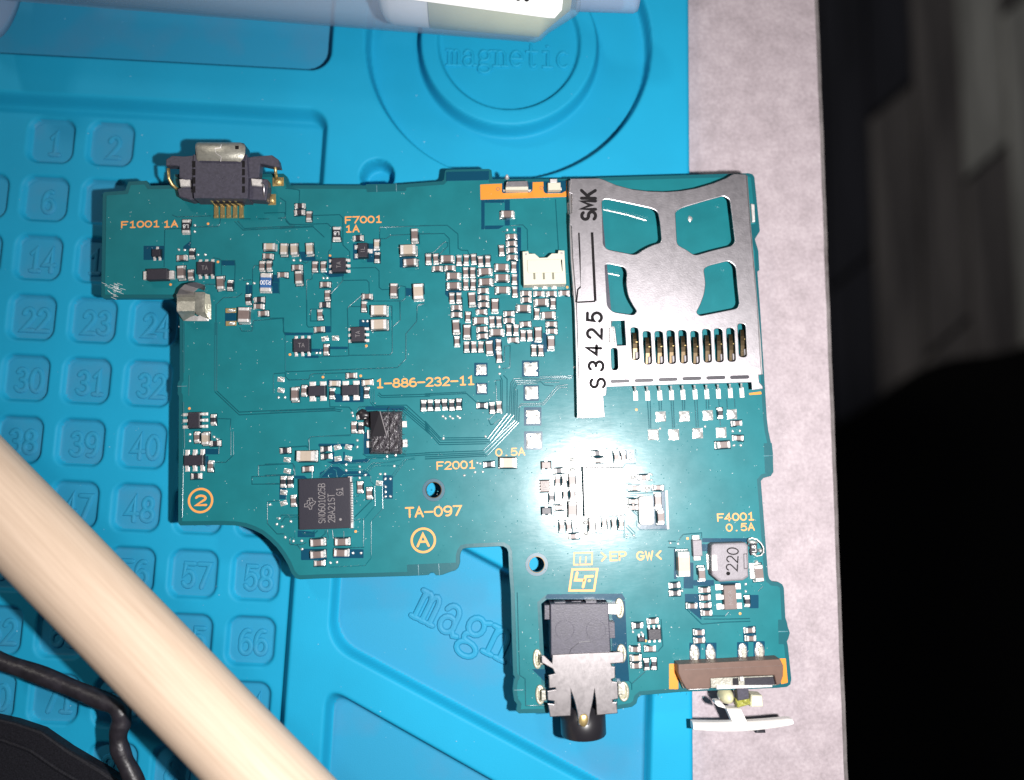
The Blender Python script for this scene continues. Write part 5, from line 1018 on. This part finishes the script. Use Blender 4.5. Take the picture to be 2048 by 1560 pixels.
# ---- headphone jack sunk in the board's cutout
jk = add("headphone_jack", None, board, xy(jz(640, 620)) + (-.8,), label="black headphone jack with a steel cover sunk in the board's edge")
H = 1.8
q = MB(); q.slab(quad(jz, ((378, 600), (868, 560), (848, 152), (372, 155)), H), -2.0, H, .1); put("housing", q, "plastic_black", jk)
for pts, z in ((((325, 285), (378, 285), (378, 165), (325, 165)), 1.2), (((850, 440), (905, 438), (900, 305), (850, 300)), 1.2), (((400, 160), (500, 158), (498, 138), (405, 142)), 1.4), (((660, 156), (755, 150), (752, 128), (665, 132)), 1.4), (((545, 158), (630, 155), (628, 130), (545, 133)), .4)):
    q = MB(); q.slab(quad(jz, pts, z), -1.6, z, .06); put("side_lug", q, "plastic_black", jk)
for x, y, r in ((490, 368, 1.12), (747, 368, 1.18)):
    q = MB(); q.ridge(circle(xy(jz(x, y, H)), r, 32), .07, .015, H, closed=True); put("mould_ring", q, "plastic_black", jk)
q = MB(); q.ridge([xy(jz(x, y, H)) for x, y in ((530, 558), (545, 520), (580, 495), (610, 470), (700, 460))], .06, .02, H); put("mould_line", q, "plastic_dark", jk)
HC = 2.1
cov = [(388, 575), (640, 562), (965, 550), (978, 575), (975, 636), (945, 642), (872, 648), (880, 668), (905, 672), (906, 765), (875, 775), (882, 792), (925, 800), (932, 935), (885, 945), (888, 962), (918, 962), (926, 1055), (752, 1072), (746, 960), (735, 878), (722, 960), (700, 1060), (690, 1150), (605, 1155), (595, 1060), (572, 960), (545, 882), (545, 960), (540, 1076), (370, 1085), (350, 972), (400, 978), (403, 955), (350, 948), (346, 870), (415, 858), (412, 845), (362, 850), (356, 740), (408, 728), (392, 690), (320, 650), (300, 640), (298, 582), (318, 578), (384, 640)]
plate("steel_cover", [xy(jz(x, y, HC)) for x, y in cov], HC - .3, HC, "steel_jack", jk, bev=.09)
q = MB()
pts = [(jz(635, 980, -1), 2.76), (jz(635, 1215, -1), 2.76), (jz(635, 1226, -1), 2.66), (jz(635, 1230, -1), 2.4)]
cx = pts[0][0].x
q.loft([[(cx + r * math.cos(2 * math.pi * j / 40), p.y, -1.0 + r * math.sin(2 * math.pi * j / 40)) for j in range(40)] for p, r in pts]); put("barrel", q, "plastic_dark", jk, True)
q = MB(); q.dome(*xy(jz(645, 1108, HC)), .62, .78, HC - .08, .28, 14, 0, .08); put("dimple", q, "gold", jk, True)
def ring(x, y, a, b, m="solder"):
    q = MB(); p = jz(x, y); n = 24; q.tube([(p.x + a * math.cos(2 * math.pi * i / n), p.y + b * math.sin(2 * math.pi * i / n), .14) for i in range(n + 1)], .20, 8, cap=False); q.dome(p.x, p.y, a * .9, b * .9, .02, .12, 14)
    put("solder_ring", q, "solder_flux", jk, True)
for x, y, a, b in ((265, 605, .36, 1.0), (288, 898, .38, 1.0), (938, 188, .38, 1.05), (955, 560, .40, .95), (972, 872, .5, 1.0)): ring(x, y, a, b)
for pts, m in ((((288, 660), (315, 655), (310, 590), (285, 590)), "tin"), (((300, 955), (340, 950), (335, 865), (300, 868)), "tin"), (((845, 240), (945, 245), (940, 158), (843, 155)), "tin"), (((930, 905), (965, 905), (962, 810), (930, 812)), "tin"), (((905, 290), (905, 290), (905, 290)), None)):
    if m: q = MB(); q.slab(quad(jz, pts, 1.2), .02, 1.2, .1); put("ground_leg", q, "nickel" if pts[0][0] != 845 else m, jk)

# ---- slide switch with its broken-out white lever
sw = add("slide_switch", None, board, xy(c6(880, 720)) + (.034,), label="brown slide switch at the board's lower right edge with a curved white lever")
H = 2.1
plate("housing", quad(c6, ((372, 628), (880, 603), (1368, 577), (1398, 640), (1396, 745), (1370, 820), (1335, 832), (1312, 735), (1000, 742), (688, 768), (690, 862), (455, 872), (405, 790), (375, 715)), H), .034, H, "plastic_brown", sw, bev=.1)
q = MB(); q.ridge(quad(c6, ((440, 680), (900, 660), (1380, 640)), H), .05, .03, H - .01); put("mould_line", q, "cap_brown", sw, True)
q = MB(); q.slab(quad(c6, ((695, 860), (1345, 832), (1315, 738), (690, 765)), 1.4), .04, 1.3, .08); put("metal_frame", q, "nickel", sw)
q = MB(); q.slab(quad(c6, ((1020, 838), (1320, 825), (1300, 748), (1020, 760)), 1.4), 1.25, 1.42, .05); put("metal_frame", q, "ic_black", sw)
q = MB(); q.slab(quad(c6, ((905, 835), (965, 832), (960, 760), (905, 764)), 1.4), 1.25, 1.40, .04); put("frame_gap", q, "plastic_dark", sw)
q = MB(); q.slab(quad(c6, ((745, 868), (1290, 845), (1288, 828), (745, 832)), 1.5), -.3, 1.6, .06); put("front_rail", q, "tin", sw)
q = MB(); q.slab(quad(c6, ((975, 790), (1015, 788), (1005, 745), (970, 748)), 1.6), .8, 1.75, .06); put("front_rail", q, "tin", sw)
q = MB(); q.ridge(quad(c6, ((385, 670), (395, 760), (430, 850)), 1.0), .3, .4, .8); put("chipped_edge", q, "plastic_white", sw, True)
q = MB(); q.ridge(quad(c6, ((480, 874), (670, 866)), 1.0), .16, .4, .6); put("chipped_edge", q, "tin", sw, True)
q = MB(); q.slab(quad(c6, ((955, 985), (1065, 965), (1055, 800), (940, 800)), .8), -.8, .8, .1); put("slider_stem", q, "plastic_black", sw)
q = MB(); q.slab(quad(c6, ((905, 985), (960, 985), (960, 880), (905, 880)), -.6), -1.2, -.4, .1); put("stem_plate", q, "ic_soft", sw)
q = MB(); c = c6(882, 975, 1.0); q.dome(c.x, c.y, .92, .98, -1.4, 2.3, 18); put("rivet", q, "wax", sw, True)
q = MB(); g = c6(1015, 1000, .6); q.box(g.x, g.y, .85, .52, -1.2, .5, .3, 0, .2); q.dome(g.x + .2, g.y + .2, .55, .5, .2, .6, 10, 0, .2); put("glue_bead", q, "olive", sw)
q = MB(); q.slab(quad(c6, ((1085, 1050), (1210, 1048), (1200, 938), (1090, 930)), .6), -1.4, .6, .38); put("cream_block", q, "cream", sw)
q = MB(); q.slab(quad(c6, ((915, 1215), (1055, 1208), (985, 1062), (845, 1062)), -.2), -1.6, -.2, .12); put("lever_arm", q, "lever_white", sw)
q = MB(); q.slab(quad(c6, ((760, 1040), (838, 1062), (830, 1035), (775, 985), (735, 985), (732, 1012)), -.1), -1.2, -.1, .15); put("lever_hook", q, "lever_white", sw)
q = MB(); rs = []
for i in range(25):
    t = i / 24; x = 520 + (1495 - 520) * t
    yt = 1205 + 8 * math.sin(t * 3.14) - 38 * t ** 2.2; yb = 1268 + 24 * math.sin(t * 3.3) - 42 * t ** 2
    if i == 24: yt += 6; yb -= 6
    a, b = c6(x, yt, .4), c6(x, yb, .4)
    m = a.lerp(b, .5); h = (a - b).length / 2 * 1.2
    rs.append([(m.x, m.y + h * c_, -.35 + .75 * s_) for c_, s_ in ((1, .35), (.86, .8), (.5, 1), (-.5, 1), (-.86, .8), (-1, .35), (-.9, -.9), (.9, -.9))])
q.loft(rs); put("lever", q, "lever_white", sw)
q = MB(); q.slab(quad(c6, ((1130, 1300), (1230, 1298), (1225, 1270), (1135, 1272)), -1.5), -3.2, -1.5, .2); put("lever_tab", q, "cap_black", sw)
